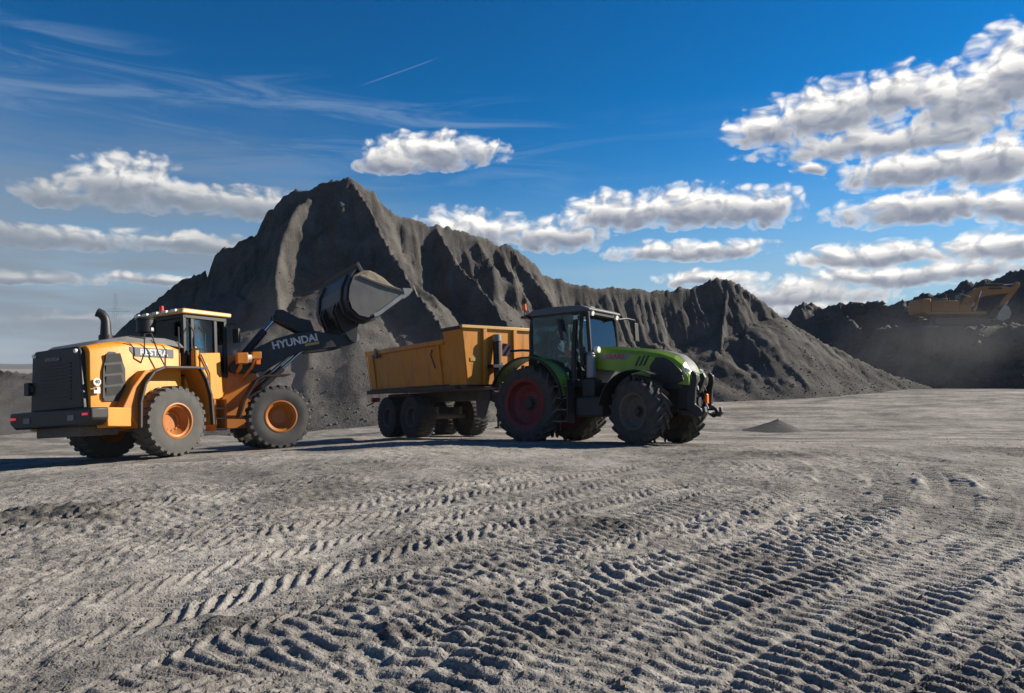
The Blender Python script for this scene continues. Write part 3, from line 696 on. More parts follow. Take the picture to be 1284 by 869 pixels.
# engine hood: lofted sections, grey lid on top
def sec(x, hw, zb, zs, zt, tw): return [(x, -hw, zb), (x, -hw, zs - .08), (x, -hw + .04, zs), (x, -tw, zt), (x, tw, zt), (x, hw - .04, zs), (x, hw, zs - .08), (x, hw, zb)]
HS = [sec(-3.5, .93, 1.10, 2.36, 2.42, .80), sec(-3.2, .98, 1.08, 2.44, 2.50, .82), sec(-2.7, 1.0, 1.05, 2.52, 2.58, .80), sec(-1.6, 1.0, 1.05, 2.53, 2.60, .78), sec(-1.28, .98, 1.30, 2.45, 2.50, .75)]
lb().loft(HS).build('engine_hood', 'yellow_paint', loader, .02)
lid = [[(x, -w_, z), (x, -w_ + .10, z + h), (x, w_ - .10, z + h), (x, w_, z)] for x, w_, z, h in ((-3.46, .78, 2.38, .03), (-3.2, .84, 2.45, .10), (-2.5, .86, 2.54, .17), (-1.5, .84, 2.56, .17), (-1.02, .80, 2.52, .14))]
lb().loft(lid).build('hood_lid', 'grey_paint', loader, .02)
# rear grille door
g = lb().prism([(-.88, 1.12), (-.80, 2.30), (-.70, 2.42), (.70, 2.42), (.80, 2.30), (.88, 1.12)], -3.62, -3.48, 'x').build('rear_grille', 'black_plastic', loader, .03)
b = lb()
for i in range(11): b.box(-3.636, -3.622, -.52, .52, 1.32 + i * .075, 1.355 + i * .075)
b.build('grille_slats', 'dark_plastic', g)
lettering('grille_lettering', 'HYUNDAI', .11, Matrix.Translation((-3.638, .08, 2.2)) @ Matrix.Rotation(R(-90), 4, 'Z') @ Matrix.Rotation(R(90), 4, 'X'), 'silver_paint', g, .003)
lb().box(-3.70, -3.60, .82, .98, 1.48, 1.76).box(-3.66, -3.6, .74, .84, 1.55, 1.70).build('grille_latch', 'black_plastic', g, .015)
for s in (-1, 1): lb().cyl((-3.60, s * .70, 2.32), (-3.66, s * .70, 2.32), .045, n=14).build('work_lamp', 'lamp_white', loader)
# counterweight with bumper
cw = lb().prism([(-1.36, 1.12), (1.36, 1.12), (1.36, .88), (1.18, .76), (-1.18, .76), (-1.36, .88)], -3.78, -3.38, 'x').build('counterweight', 'black_plastic', loader, .04)
for s in (-1, 1):
    lb().hexa([(-3.38, s * .95, .70), (-2.82, s * .95, .70), (-2.82, s * 1.28, .70), (-3.38, s * 1.30, .72), (-3.38, s * .95, 1.12), (-2.82, s * .95, 1.10), (-2.82, s * 1.28, 1.10), (-3.38, s * 1.30, 1.12)]).build('counterweight_wing', 'yellow_paint', cw, .02)
    lb().box(-3.81, -3.775, s * 1.20 - .075, s * 1.20 + .075, .965, 1.015).build('tail_lamp', 'tail_lamp', loader)
    lb().box(-3.80, -3.77, s * .74 - .10, s * .74 + .10, .88, .99).build('reflector', 'silver_paint', loader)
lb().box(-3.6, -2.7, -.72, .72, .55, .76).build('belly_guard', 'chassis_brown', loader, .02)
# side vents with louvres
for s in (-1, 1):
    P = [(-3.23, 1.26), (-2.80, 1.25), (-2.74, 1.35), (-2.74, 1.95), (-2.84, 2.22), (-2.98, 2.31), (-3.10, 2.31), (-3.18, 2.24), (-3.25, 1.90), (-3.27, 1.34)]
    v = lb().prism(P, s * .985, s * 1.012).build('side_vent', 'dark_plastic', loader)
    for i in range(4):
        z = 1.36 + i * .235
        lb().hexa([(-3.20, s * 1.010, z), (-2.80, s * 1.010, z + .05), (-2.80, s * 1.016, z + .05), (-3.20, s * 1.016, z), (-3.20, s * 1.010, z + .185), (-2.87, s * 1.010, z + .235 - .015), (-2.87, s * 1.040, z + .235 - .015), (-3.20, s * 1.040, z + .185)]).build('louvre', 'dark_plastic', v)
# stickers on the flank
st_ = MB().cyl((-3.385, -1.000, 1.66), (-3.385, -1.008, 1.66), .085, n=28).build('speed_sticker', 'white_print', loader)
lettering('sticker_number', '40', .11, side_right(-3.385, -1.010, 1.66), 'black_plastic', st_, .002)
st_ = MB().box(-3.46, -3.32, -1.008, -.995, 1.42, 1.55).build('warning_sticker', 'white_print', loader)
MB().box(-3.45, -3.39, -1.011, -1.007, 1.49, 1.545).build('sticker_pictogram', 'black_plastic', st_)
# lettered flank stripe
pl = MB().prism([(-2.62, 2.36), (-2.50, 2.24), (-1.50, 2.24), (-1.50, 2.44), (-2.62, 2.44)], -1.005, -1.012).build('name_plate', 'grey_paint', loader)
lettering('name_lettering', 'RESTRA', .19, side_right(-2.02, -1.014, 2.335), 'white_print', pl, .006, .004, 1.1)
# exhaust with bent tip, and air pre-cleaner
lb().tube([(-2.46, .0, 2.68), (-2.46, .0, 3.12), (-2.47, .02, 3.20), (-2.51, .07, 3.29), (-2.57, .13, 3.33)], [.13, .10, .10, .10, .105], 16).cyl((-2.46, 0, 2.66), (-2.46, 0, 2.80), .15, n=18).build('exhaust', 'black_plastic', loader)
a_ = lb().cyl((-1.52, -.12, 2.92), (-1.52, -.12, 3.22), .21, n=24).cyl((-1.52, -.12, 3.22), (-1.52, -.12, 3.27), .23, .18, n=24).cyl((-1.52, -.12, 2.65), (-1.52, -.12, 2.92), .07).build('air_precleaner', 'black_plastic', loader, .01)
lb().box(-1.55, -1.49, -.342, -.330, 2.95, 3.02).build('cleaner_label', 'white_print', a_)
# cab
CX0, CX1, CW2, Z0, Z1 = -.98, .28, .74, 1.85, 3.36
b = lb()
for x in (CX0, CX1 - .02):
    for s in (-1, 1): b.box(x - .045, x + .045, s * CW2 - .045, s * CW2 + .045, Z0, Z1)
for s in (-1, 1): b.box(-.80, -.70, s * CW2 - .04, s * CW2 + .04, Z0, Z1).box(-.10, .0, s * CW2 - .04, s * CW2 + .04, Z0, Z1).box(CX0, CX1, s * CW2 - .05, s * CW2 + .05, Z1 - .10, Z1).box(CX0, CX1, s * CW2 - .05, s * CW2 + .05, Z0, Z0 + .10)
for x in (CX0, CX1): b.box(x - .05, x + .05, -CW2, CW2, Z1 - .10, Z1).box(x - .05, x + .05, -CW2, CW2, Z0, Z0 + .12)
cab = b.build('cab_frame', 'black_plastic', loader, .012)
lb().box(CX0, CX1, -CW2, CW2, Z0 - .45, Z0).build('cab_base', 'yellow_paint', loader, .02)
gz0, gz1 = Z0 + .12, Z1 - .10
lb().box(CX0 - .008, CX0, -CW2 + .05, CW2 - .05, gz0 + .2, gz1).build('rear_window', 'cab_glass', loader)
lb().box(CX1 - .008, CX1, -CW2 + .05, CW2 - .05, gz0, gz1).build('windscreen', 'cab_glass', loader)
for s in (-1, 1):
    lb().box(-.70, -.10, s * CW2 - .004, s * CW2 + .004, gz0, gz1).build('side_window', 'clear_glass', loader)
    lb().box(.0, CX1 - .07, s * CW2 - .004, s * CW2 + .004, gz0, gz1).build('quarter_window', 'clear_glass', loader)
    lb().box(CX0 + .05, -.80, s * CW2 - .004, s * CW2 + .004, gz0, gz1).build('door_window', 'cab_glass', loader)
rf = lb().hexa([(-1.12, -.86, 3.36), (.40, -.86, 3.38), (.40, .86, 3.38), (-1.12, .86, 3.36), (-1.05, -.84, 3.49), (.44, -.84, 3.49), (.44, .84, 3.49), (-1.05, .84, 3.49)]).build('cab_roof', 'roof_cream', loader, .035)
for y_ in (-.60, -.28, .05, .40, .70): lb().box(-1.16, -1.09, y_ - .08, y_ + .08, 3.40, 3.47).build('roof_lamp', 'lamp_white', rf, .01)
lb().cyl((-.78, .25, 3.50), (-.78, .25, 3.56), .07, n=16).cyl((-.78, .25, 3.56), (-.78, .25, 3.68), .055, .045, n=16).build('beacon', 'beacon_red', rf)
b = lb().box(-.45, .02, -.26, .26, 2.18, 2.34).hexa([(-.50, -.25, 2.30), (-.36, -.25, 2.30), (-.36, .25, 2.30), (-.50, .25, 2.30), (-.62, -.22, 2.98), (-.50, -.22, 2.98), (-.50, .22, 2.98), (-.62, .22, 2.98)]).box(-.35, -.1, -.15, .15, 1.85, 2.18)
b.build('operator_seat', 'seat_cloth', loader, .03)
b = lb().cyl((.20, 0, 1.9), (.08, 0, 2.5), .04, n=8)
b.tube([(.08 + .19 * math.cos(t) * .35, .19 * math.sin(t), 2.52 + .19 * math.cos(t)) for t in np.linspace(0, 2 * math.pi, 20)], .014, 6); b.build('steering_wheel', 'black_plastic', loader)
for s in (-1, 1):
    mr = lb().tube([(CX1, s * .76, 3.2), (CX1 + .12, s * 1.0, 3.22), (CX1 + .12, s * 1.02, 3.05)], .016).box(CX1 + .08, CX1 + .14, s * 1.02 - .1, s * 1.02 + .1, 2.72, 3.08).build('mirror', 'black_plastic', loader, .015)
# yellow side panel under the door window, steps and ladder
lb().hexa([(-.80, -1.04, 1.28), (-.10, -1.04, 1.28), (-.10, -.70, 1.28), (-.80, -.70, 1.28), (-.76, -1.02, 2.40), (-.14, -1.02, 2.44), (-.14, -.74, 2.44), (-.76, -.74, 2.40)]).build('side_locker', 'yellow_paint', loader, .03)
b = lb().box(-.44, -.40, -1.10, -.78, .52, 1.28).box(-.10, -.06, -1.10, -.78, .52, 1.28); ld = b.build('ladder', 'orange_paint', loader, .008)
for z in (.54, .80, 1.04): lb().box(-.42, -.08, -1.10, -.80, z, z + .035).build('step', 'silver_paint', ld)
lb().box(-1.28, -.76, -1.28, -.74, 1.99, 2.03).build('walkway', 'dark_plastic', loader)
for path in ([(-2.35, -1.0, 2.1), (-2.38, -1.16, 2.3), (-2.38, -1.18, 2.72), (-2.2, -1.16, 2.76), (-2.0, -1.14, 2.3), (-1.85, -1.14, 2.05)], [(-1.52, -1.22, 2.02), (-1.52, -1.22, 2.95)], [(-2.38, -1.2, 2.62), (-2.7, -1.1, 2.66)],
             [(-.90, -1.02, 2.03), (-.92, -1.02, 2.9), (-.86, -.80, 3.1)], [(-.56, -.98, 2.03), (-.56, -.98, 2.9), (-.60, -.80, 3.05)], [(-.92, -1.02, 2.5), (-.56, -1.0, 2.5)], [(-.76, -1.05, 2.36), (-.52, -1.06, 1.9), (-.52, -1.06, 1.4)]): lb().tube(path, .016, 6).build('handrail', 'dark_plastic', loader)
lb().cyl((-.82, -.92, 2.06), (-.82, -.92, 2.46), .085, n=16).cyl((-.82, -.92, 2.46), (-.82, -.92, 2.56), .08, .03, n=16).build('extinguisher', 'yellow_paint', loader)
lb().cyl((-.62, -.94, 2.10), (-.54, -.98, 2.10), .08, n=14).build('lamp', 'lamp_white', loader)
# rear mudguards
for s in (-1, 1):
    arch = [(-2.64, .66), (-2.62, 1.22), (-2.50, 1.60), (-2.28, 1.86), (-2.02, 1.96), (-1.08, 1.98), (-.92, 1.72), (-.80, 1.36), (-.76, .66)]
    y0, y1 = sorted((s * 1.30, s * .62))
    f_ = lb().band(arch, .03, y0, y1).build('mudguard', 'orange_paint', loader)
    y0, y1 = sorted((s * 1.40, s * 1.302)); lb().band(arch, .055, y0, y1).build('mudguard_lip', 'dark_plastic', f_, .01)
    lb().prism([(-3.0, 1.10), (-2.66, .72), (-2.645, 1.25), (-2.53, 1.62), (-2.30, 1.90), (-2.44, 1.92), (-2.75, 1.55)], s * .96, s * 1.26).build('guard_panel', 'orange_paint', f_, .02)
# front mudguards, lamps on brackets
for s in (-1, 1):
    arch = [(.80, .80), (.92, 1.20), (1.22, 1.70), (1.40, 1.80), (2.02, 1.82)]
    y0, y1 = sorted((s * 1.38, s * .80)); lb(ART).band(arch, .035, y0, y1).build('mudguard', 'dark_plastic', loader)
    lb(ART).tube([(.86, s * .46, 1.9), (.90, s * .95, 2.08), (.92, s * 1.0, 2.2)], .045, 8).box(.80, 1.06, s * 1.0 - .14, s * 1.0 + .14, 2.15, 2.42).build('lamp_bracket', 'orange_paint', loader, .015)
    lb(ART).cyl((1.04, s * 1.0, 2.28), (1.16, s * 1.0, 2.28), .10, n=20).build('headlamp', 'lamp_white', loader)
    lb(ART).tube([(1.0, s * .46, 1.75), (1.22, s * .80, 2.1), (1.30, s * .86, 2.30)], .04, 8).box(1.20, 1.42, s * .86 - .10, s * .86 + .10, 2.28, 2.46).build('lamp_bracket', 'orange_paint', loader, .012)
    lb(ART).box(1.30, 1.40, s * .86 - .05, s * .86 + .05, 2.14, 2.29).build('indicator', 'beacon_amber', loader, .01)
for i in range(5): lb(ART).tube([(.30 - .1 * i * .3, .2 - .1 * i, 1.5), (.05, .25 - .12 * i, 1.75), (-.25, .2 - .1 * i, 1.5)], .025, 6).build('hose', 'black_plastic', loader)
# lift arms
top = [(.72, 2.20), (1.05, 2.44), (1.87, 2.84), (2.40, 2.99), (2.85, 3.06), (3.30, 2.98), (3.70, 2.96), (4.06, 3.02)]
bot = [(4.10, 2.76), (3.80, 2.66), (3.40, 2.60), (3.0, 2.56), (2.55, 2.50), (2.16, 2.34), (1.54, 1.98), (.82, 1.92)]
arms = []
for s in (-1, 1):
    a_ = lb(ART).prism(top + bot, s * .50, s * .66).build('lift_arm', 'arm_steel', loader, .02); arms.append(a_)
    lb(ART).cyl((.82, s * .34, 2.08), (.82, s * .70, 2.08), .13, n=18).build('pivot_pin', 'dark_plastic', a_)
    lb(ART).cyl((3.98, s * .46, 2.88), (3.98, s * .72, 2.88), .14, n=18).build('bucket_pin', 'worn_steel', a_)
    c_ = lb(ART).cyl((1.15, s * .58, 1.30), (2.02, s * .58, 2.06), .085, n=14).build('lift_cylinder', 'arm_steel', loader)
    lb(ART).cyl((2.0, s * .58, 2.04), (2.62, s * .58, 2.58), .045, n=12).build('piston_rod', 'chrome', c_)
lb(ART).cyl((2.72, -.52, 2.78), (2.72, .52, 2.78), .18, n=18).box(2.55, 2.95, -.5, .5, 2.62, 2.92).build('cross_tube', 'arm_steel', loader)
lettering('arm_lettering', 'HYUNDAI', .275, ART @ side_right(2.36, -.665, 2.755, R(11.5)), 'white_print', arms[0], .008, .004, 1.0)
MB(ART).prism([(2.62, 2.63), (3.0, 2.70), (3.0, 2.765), (2.62, 2.70)], -.662, -.668).build('arm_badge', 'gold_print', arms[0])
# tilt linkage: cylinder, bell crank, link
c_ = lb(ART).cyl((.92, 0, 2.18), (1.72, 0, 3.12), .10, n=16).build('tilt_cylinder', 'arm_steel', loader)
lb(ART).cyl((1.70, 0, 3.10), (2.05, 0, 3.50), .05, n=12).build('piston_rod', 'chrome', c_)
for s in (-1, 1): lb(ART).prism([(1.90, 3.44), (1.98, 3.66), (2.18, 3.68), (2.60, 3.46), (2.92, 3.40), (3.02, 3.10), (2.90, 2.72), (2.70, 2.68), (2.62, 3.06), (2.2, 3.28)], s * .10, s * .22).build('bell_crank', 'arm_steel', loader, .02)
lb(ART).cyl((2.06, -.26, 3.55), (2.06, .26, 3.55), .11, n=16).build('crank_pin', 'dark_plastic', loader)
lb(ART).prism([(2.78, 2.72), (2.86, 2.62), (3.74, 3.18), (3.70, 3.32)], -.08, .08).build('bucket_link', 'arm_steel', loader, .02)
# bucket: curved shell, two worn side plates, spill guard, cutting edge with teeth
prof = [(3.98, 4.74), (3.78, 4.50), (3.62, 4.16), (3.58, 3.82), (3.66, 3.54), (3.86, 3.36), (4.12, 3.30), (4.40, 3.40), (5.36, 4.06)]
BW = 1.42
sh_ = lb(ART).band(prof[::-1], .045, -BW + .02, BW - .02).build('bucket_shell', 'arm_steel', loader)
for s in (-1, 1):
    side = [(3.90, 4.44), (3.78, 4.48), (3.64, 4.16), (3.60, 3.84), (3.68, 3.56), (3.87, 3.38), (4.12, 3.32), (4.38, 3.42), (5.34, 4.08)]
    sp_ = lb(ART).prism(side, s * BW, s * (BW + .035)).build('bucket_side', 'bucket_steel', sh_, .008)
    lb(ART).band([(5.30, 4.07), (4.6, 4.22), (3.92, 4.46)], .05, *sorted((s * (BW - .02), s * (BW + .07)))).build('edge_bar', 'dark_plastic', sp_)
    lb(ART).band([(4.30, 3.34), (4.45, 3.40), (5.32, 4.02)], .10, *sorted((s * (BW + .036), s * (BW + .06)))).build('wear_strip', 'worn_steel', sp_)
    lb(ART).prism([(5.18, 3.98), (5.44, 4.10), (5.40, 4.16), (5.14, 4.16)], s * (BW + .036), s * (BW + .075)).build('corner_guard', 'worn_steel', sp_)
lb(ART).box(-.05, .05, -BW, BW, -.04, .22, Matrix.Translation((3.98, 0, 4.62)) @ Matrix.Rotation(R(-28), 4, 'Y')).build('spill_guard', 'arm_steel', sh_, .01)
ct = lb(ART).hexa([(5.16, -BW, 3.88), (5.43, -BW, 4.07), (5.43, BW, 4.07), (5.16, BW, 3.88), (5.13, -BW, 3.93), (5.42, -BW, 4.10), (5.42, BW, 4.10), (5.13, BW, 3.93)]).build('cutting_edge', 'worn_steel', sh_)
for i in range(6):
    y_ = -1.18 + i * .47; lb(ART).hexa([(5.20, y_ - .2, 3.875), (5.40, y_ - .2, 4.015), (5.40, y_ + .2, 4.015), (5.20, y_ + .2, 3.875), (5.19, y_ - .2, 3.895), (5.39, y_ - .2, 4.04), (5.39, y_ + .2, 4.04), (5.19, y_ + .2, 3.895)]).build('wear_plate', 'worn_steel', sh_)
for y_ in (-.72, -.46, .46, .72):
    lb(ART).prism([(3.62, 4.1), (3.44, 3.6), (3.62, 3.1), (3.84, 2.78), (4.02, 2.76), (4.10, 3.28), (3.86, 3.40), (3.66, 3.6)], y_ - .03, y_ + .03).build('hinge_bracket', 'arm_steel', sh_, .01)
for y_ in (-1.1, .95): lb(ART).band([(4.45, 3.36), (4.12, 3.25), (3.84, 3.32), (3.62, 3.50), (3.53, 3.82), (3.57, 4.18), (3.74, 4.54)], .05, y_, y_ + .12).build('shell_rib', 'dark_plastic', sh_)
# the load heaped in the bucket
def load():
    n, m_ = 46, 60; ys_ = np.linspace(-BW + .01, BW - .01, m_); t = np.linspace(0, 1, n); T_, Yv = np.meshgrid(t, ys_, indexing='ij')
    x = 3.84 + T_ * 1.46; z = 4.42 - T_ * .36 + .62 * np.sin(np.pi * np.clip(T_ * .98 + .04, 0, 1)) ** .8 * np.clip(1 - np.abs(Yv / BW) ** 2.6, 0, 1) - .03
    z += fbm(x * 5, Yv * 5, 4) * .07
    P = np.array(ML @ ART); W_ = np.stack([x, Yv, z, np.ones_like(x)], -1) @ P.T
    o = grid_mesh('gravel_load', W_[..., 0], W_[..., 1], W_[..., 2], 'gravel_load')
    return tag(o, 'brown grey load of fines heaped in the raised loader bucket', 'gravel load')
load()

# ------------------------------------------------------------------ tractor (origin under the rear axle)
MT = pose(1.08, 19.25, -40)
tr = root('tractor', MT, 'green farm tractor with black cab coupled in front of the orange tipping trailer', 'tractor')
RR_, FR_ = .97, .765; WB_ = 3.06
w1 = make_wheel(RR_, .64, .60, 'bar', .065, 20, 'rubber_dark', 'red_paint', 'dark_plastic', 'tractor')
put_wheel(w1, tr, (0, -.93, RR_ - .02), 0, True); put_wheel(w1, tr, (0, .93, RR_ - .02), math.pi, spin=.1)
w2 = make_wheel(FR_, .52, .40, 'bar', .070, 17, 'rubber_dark', 'chassis_brown', 'dark_plastic', 'tractor')
STEER = R(-13)
put_wheel(w2, tr, (WB_, -.86, FR_ - .02), STEER, True); put_wheel(w2, tr, (WB_, .86, FR_ - .02), math.pi + STEER, spin=.1)
b = MB().box(-.55, 1.5, -.34, .34, .62, 1.35).box(1.5, 3.7, -.27, .27, .75, 1.45).cyl((0, -.8, .97), (0, .8, .97), .2, n=16).cyl((WB_, -.7, .74), (WB_, .7, .74), .12, n=12).box(2.2, 3.9, -.42, .42, 1.25, 1.62)
b.build('chassis', 'dark_plastic', tr, .02)
# bonnet
def bs(x, hw, zb, zs, zt, tw): return [(x, -hw, zb), (x, -hw, zs), (x, -hw + .06, zs + (zt - zs) * .6), (x, -tw, zt), (x, tw, zt), (x, hw - .06, zs + (zt - zs) * .6), (x, hw, zs), (x, hw, zb)]
BN = [bs(1.62, .46, 1.78, 2.16, 2.33, .30), bs(2.2, .46, 1.70, 2.13, 2.30, .30), bs(2.9, .46, 1.58, 2.04, 2.22, .29), bs(3.35, .46, 1.46, 1.96, 2.13, .28), bs(3.68, .45, 1.38, 1.83, 2.02, .26), bs(3.88, .42, 1.34, 1.66, 1.86, .23), bs(4.02, .36, 1.32, 1.48, 1.62, .20)]
bn = MB().loft(BN).build('bonnet', 'green_paint', tr, .012, 18)
tp = [[(x, -w_, z), (x, -w_ + .03, z + .02), (x, w_ - .03, z + .02), (x, w_, z)] for x, w_, z in ((3.10, .20, 2.19), (3.35, .25, 2.133), (3.68, .24, 2.025), (3.88, .21, 1.865), (4.03, .18, 1.62))]
MB().loft(tp).build('bonnet_cap', 'grey_paint', bn)
fg = MB().box(3.99, 4.045, -.28, .28, 1.34, 1.56).build('front_grille', 'black_plastic', bn, .01)
for s in (-1, 1):
    gp = [(3.12, 1.50), (3.28, 1.38), (3.80, 1.365), (3.95, 1.44), (3.88, 1.66), (3.70, 1.83), (3.46, 1.97), (3.26, 1.98), (3.10, 1.78)]
    g_ = MB().prism(gp, s * .430, s * .474).build('side_grille', 'black_plastic', bn, .008)
    b = MB()
    for i in range(9): b.box(3.26 + i * .065, 3.285 + i * .065, s * .470, s * .478, 1.46, 1.84 - max(0, i - 5) * .05) if s > 0 else b.box(3.26 + i * .065, 3.285 + i * .065, -.478, -.470, 1.46, 1.84 - max(0, i - 5) * .05)
    b.build('grille_mesh', 'dark_plastic', g_)
    pp = [(1.72, 2.02), (2.66, 2.0), (2.58, 1.93), (1.72, 1.90), (1.72, 1.90)]
    pn = MB().prism([(1.74, 2.00), (2.46, 1.95), (2.66, 2.10), (1.74, 2.15)], s * .459, s * .466).build('name_panel', 'silver_paint', bn)
    if s < 0: lettering('name_lettering', 'CLAAS', .145, side_right(2.17, -.468, 2.055, R(-3)), 'red_print', pn, .004, .003, 1.15)
    for i in range(3): MB().prism([(2.70 + i * .11, 1.80), (2.755 + i * .11, 1.80), (2.885 + i * .11, 2.03), (2.83 + i * .11, 2.03)], s * .457, s * .466).build('vent_slot', 'black_plastic', bn)
    MB().cyl((3.93, s * .34, 1.66), (3.99, s * .35, 1.62), .075, n=18).build('headlamp', 'lamp_white', bn)
    MB().hexa([(3.92, s * .40, 1.36), (4.02, s * .36, 1.36), (4.03, s * .30, 1.36), (3.95, s * .32, 1.36), (3.90, s * .42, 1.58), (3.98, s * .38, 1.58), (4.0, s * .32, 1.58), (3.93, s * .34, 1.58)]).build('lamp_trim', 'green_paint', bn)
# cab
b = MB()
A = {'rb': (.02, 1.72), 'rt': (-.06, 3.20), 'mb': (.62, 1.50), 'mt': (.66, 3.20), 'fb': (1.44, 1.50), 'ft': (1.40, 3.20)}
def pillar(p0, p1, r): 
    for s in (-1, 1): b.tube([(p0[0], s * .80, p0[1]), ((p0[0] + p1[0]) / 2, s * .82, (p0[1] + p1[1]) / 2), (p1[0], s * .74, p1[1])], r, 8)
pillar((-.10, 2.15), (-.10, 3.20), .05); pillar((1.22, 1.48), (1.26, 3.20), .065); pillar((1.46, 1.9), (1.42, 3.20), .045)
for s in (-1, 1):
    b.tube([(-.1, s * .80, 2.2), (.30, s * .82, 2.05), (.62, s * .82, 1.72), (.90, s * .82, 1.50), (1.24, s * .80, 1.48)], .035, 7)
    b.tube([(-.1, s * .75, 3.18), (1.42, s * .74, 3.18)], .06, 8)
for x in (-.1, 1.42): b.tube([(x, -.75, 3.18), (x, .75, 3.18)], .06, 8)
b.box(-.15, 1.45, -.72, .72, 1.35, 1.50); b.box(-.2, .0, -.78, .78, 1.4, 2.2); b.box(1.40, 1.62, -.44, .44, 1.45, 2.20)
b.build('cab_frame', 'black_plastic', tr)
gs = [(-.06, 3.14), (-.06, 2.22), (.30, 2.07), (.62, 1.76), (.90, 1.54), (1.20, 1.52), (1.23, 3.14)]
for s in (-1, 1):
    MB().prism(gs, s * .795, s * .803).build('door_window', 'cab_glass', tr)
    MB().prism([(1.29, 3.14), (1.28, 1.95), (1.44, 1.95), (1.40, 3.14)], s * .775, s * .783).build('quarter_window', 'clear_glass', tr)
MB().hexa([(1.50, -.72, 2.2), (1.508, -.72, 2.2), (1.508, .72, 2.2), (1.50, .72, 2.2), (1.395, -.70, 3.12), (1.403, -.70, 3.12), (1.403, .70, 3.12), (1.395, .70, 3.12)]).build('windscreen', 'screen_glass', tr)
MB().box(-.115, -.107, -.74, .74, 2.2, 3.12).build('rear_window', 'clear_glass', tr)
rf = MB().loft([[(x, -w_, z0), (x, -w_ + .05, z1), (x, w_ - .05, z1), (x, w_, z0)] for x, w_, z0, z1 in ((-.30, .74, 3.20, 3.27), (-.1, .82, 3.18, 3.33), (.6, .84, 3.18, 3.36), (1.4, .82, 3.18, 3.33), (1.62, .74, 3.20, 3.25))]).build('cab_roof', 'roof_grey', tr, .02)
MB().loft([[(x, -w_, 3.12), (x, -w_, 3.19), (x, w_, 3.19), (x, w_, 3.12)] for x, w_ in ((-.26, .72), (-.05, .80), (1.4, .80), (1.58, .72))]).build('roof_lining', 'black_plastic', rf)
for s in (-1, 1): MB().cyl((1.56, s * .55, 3.14), (1.62, s * .55, 3.13), .06, n=14).build('work_lamp', 'lamp_white', rf)
MB().box(1.1, 1.22, -.05, .1, 3.35, 3.40).cyl((1.05, .3, 3.35), (1.05, .3, 3.43), .05, n=12).build('antenna', 'silver_paint', rf)
bk = MB().tube([(-.20, -.74, 3.20), (-.34, -.78, 3.24), (-.34, -.78, 3.36)], .018, 6).box(-.40, -.18, -.86, -.70, 3.14, 3.20).build('beacon_bracket', 'black_plastic', tr)
MB().cyl((-.34, -.78, 3.36), (-.34, -.78, 3.40), .065, n=16).cyl((-.34, -.78, 3.40), (-.34, -.78, 3.52), .058, .045, n=16).build('beacon', 'beacon_amber', bk)
MB().box(1.24, 1.36, -.842, -.835, 2.98, 3.08).build('window_sticker', 'white_print', tr)
MB().box(1.432, 1.437, -.68, -.58, 2.96, 3.06).build('window_sticker', 'white_print', tr)
# inside the cab
b = MB().box(.05, .52, -.26, .26, 1.86, 2.04).hexa([(.0, -.26, 2.0), (.14, -.26, 2.0), (.14, .26, 2.0), (.0, .26, 2.0), (-.06, -.2, 2.66), (.06, -.2, 2.66), (.06, .2, 2.66), (-.06, .2, 2.66)]).box(-.06, .05, -.13, .13, 2.66, 2.86).box(.15, .4, -.15, .15, 1.5, 1.86).box(.05, .55, -.46, -.30, 2.02, 2.14)
b.build('driver_seat', 'seat_cloth', tr, .04)
b = MB().cyl((1.18, 0, 1.6), (.98, 0, 2.18), .05, n=10).tube([(.95 + .2 * math.cos(t) * .55, .2 * math.sin(t), 2.22 + .2 * math.cos(t) * .8) for t in np.linspace(0, 2 * math.pi, 20)], .016, 6).box(1.15, 1.40, -.3, .3, 1.9, 2.2)
b.build('steering_console', 'black_plastic', tr)
# mirrors
MB().tube([(1.28, -.80, 3.10), (1.10, -1.04, 3.14), (1.06, -1.06, 3.08), (1.06, -1.06, 2.96)], .016, 6).hexa([(1.08, -1.16, 2.48), (1.16, -1.14, 2.46), (1.16, -.96, 2.46), (1.08, -.98, 2.48), (.98, -1.18, 2.98), (1.05, -1.16, 2.98), (1.05, -.96, 2.98), (.98, -.98, 2.98)]).build('mirror', 'black_plastic', tr, .025)
MB().hexa([(1.165, -1.13, 2.48), (1.17, -1.13, 2.48), (1.17, -.98, 2.48), (1.165, -.98, 2.48), (1.125, -1.14, 2.68), (1.13, -1.14, 2.68), (1.13, -1.0, 2.66), (1.125, -1.0, 2.66)]).build('mirror_back', 'silver_paint', tr)
MB().tube([(1.36, .78, 3.12), (1.38, 1.40, 3.22), (1.36, 1.82, 3.22), (1.36, 1.88, 3.12)], .026, 7).hexa([(1.33, 1.82, 2.66), (1.40, 1.82, 2.66), (1.40, 2.02, 2.66), (1.33, 2.02, 2.66), (1.33, 1.78, 3.14), (1.40, 1.78, 3.14), (1.40, 1.96, 3.14), (1.33, 1.96, 3.14)]).build('mirror', 'black_plastic', tr, .025)
MB().cyl((2.95, .46, 2.16), (2.97, .52, 2.36), .03, n=8).cyl((1.62, .70, 2.30), (1.70, .70, 2.30), .10, n=14).build('far_lamp', 'black_plastic', tr)
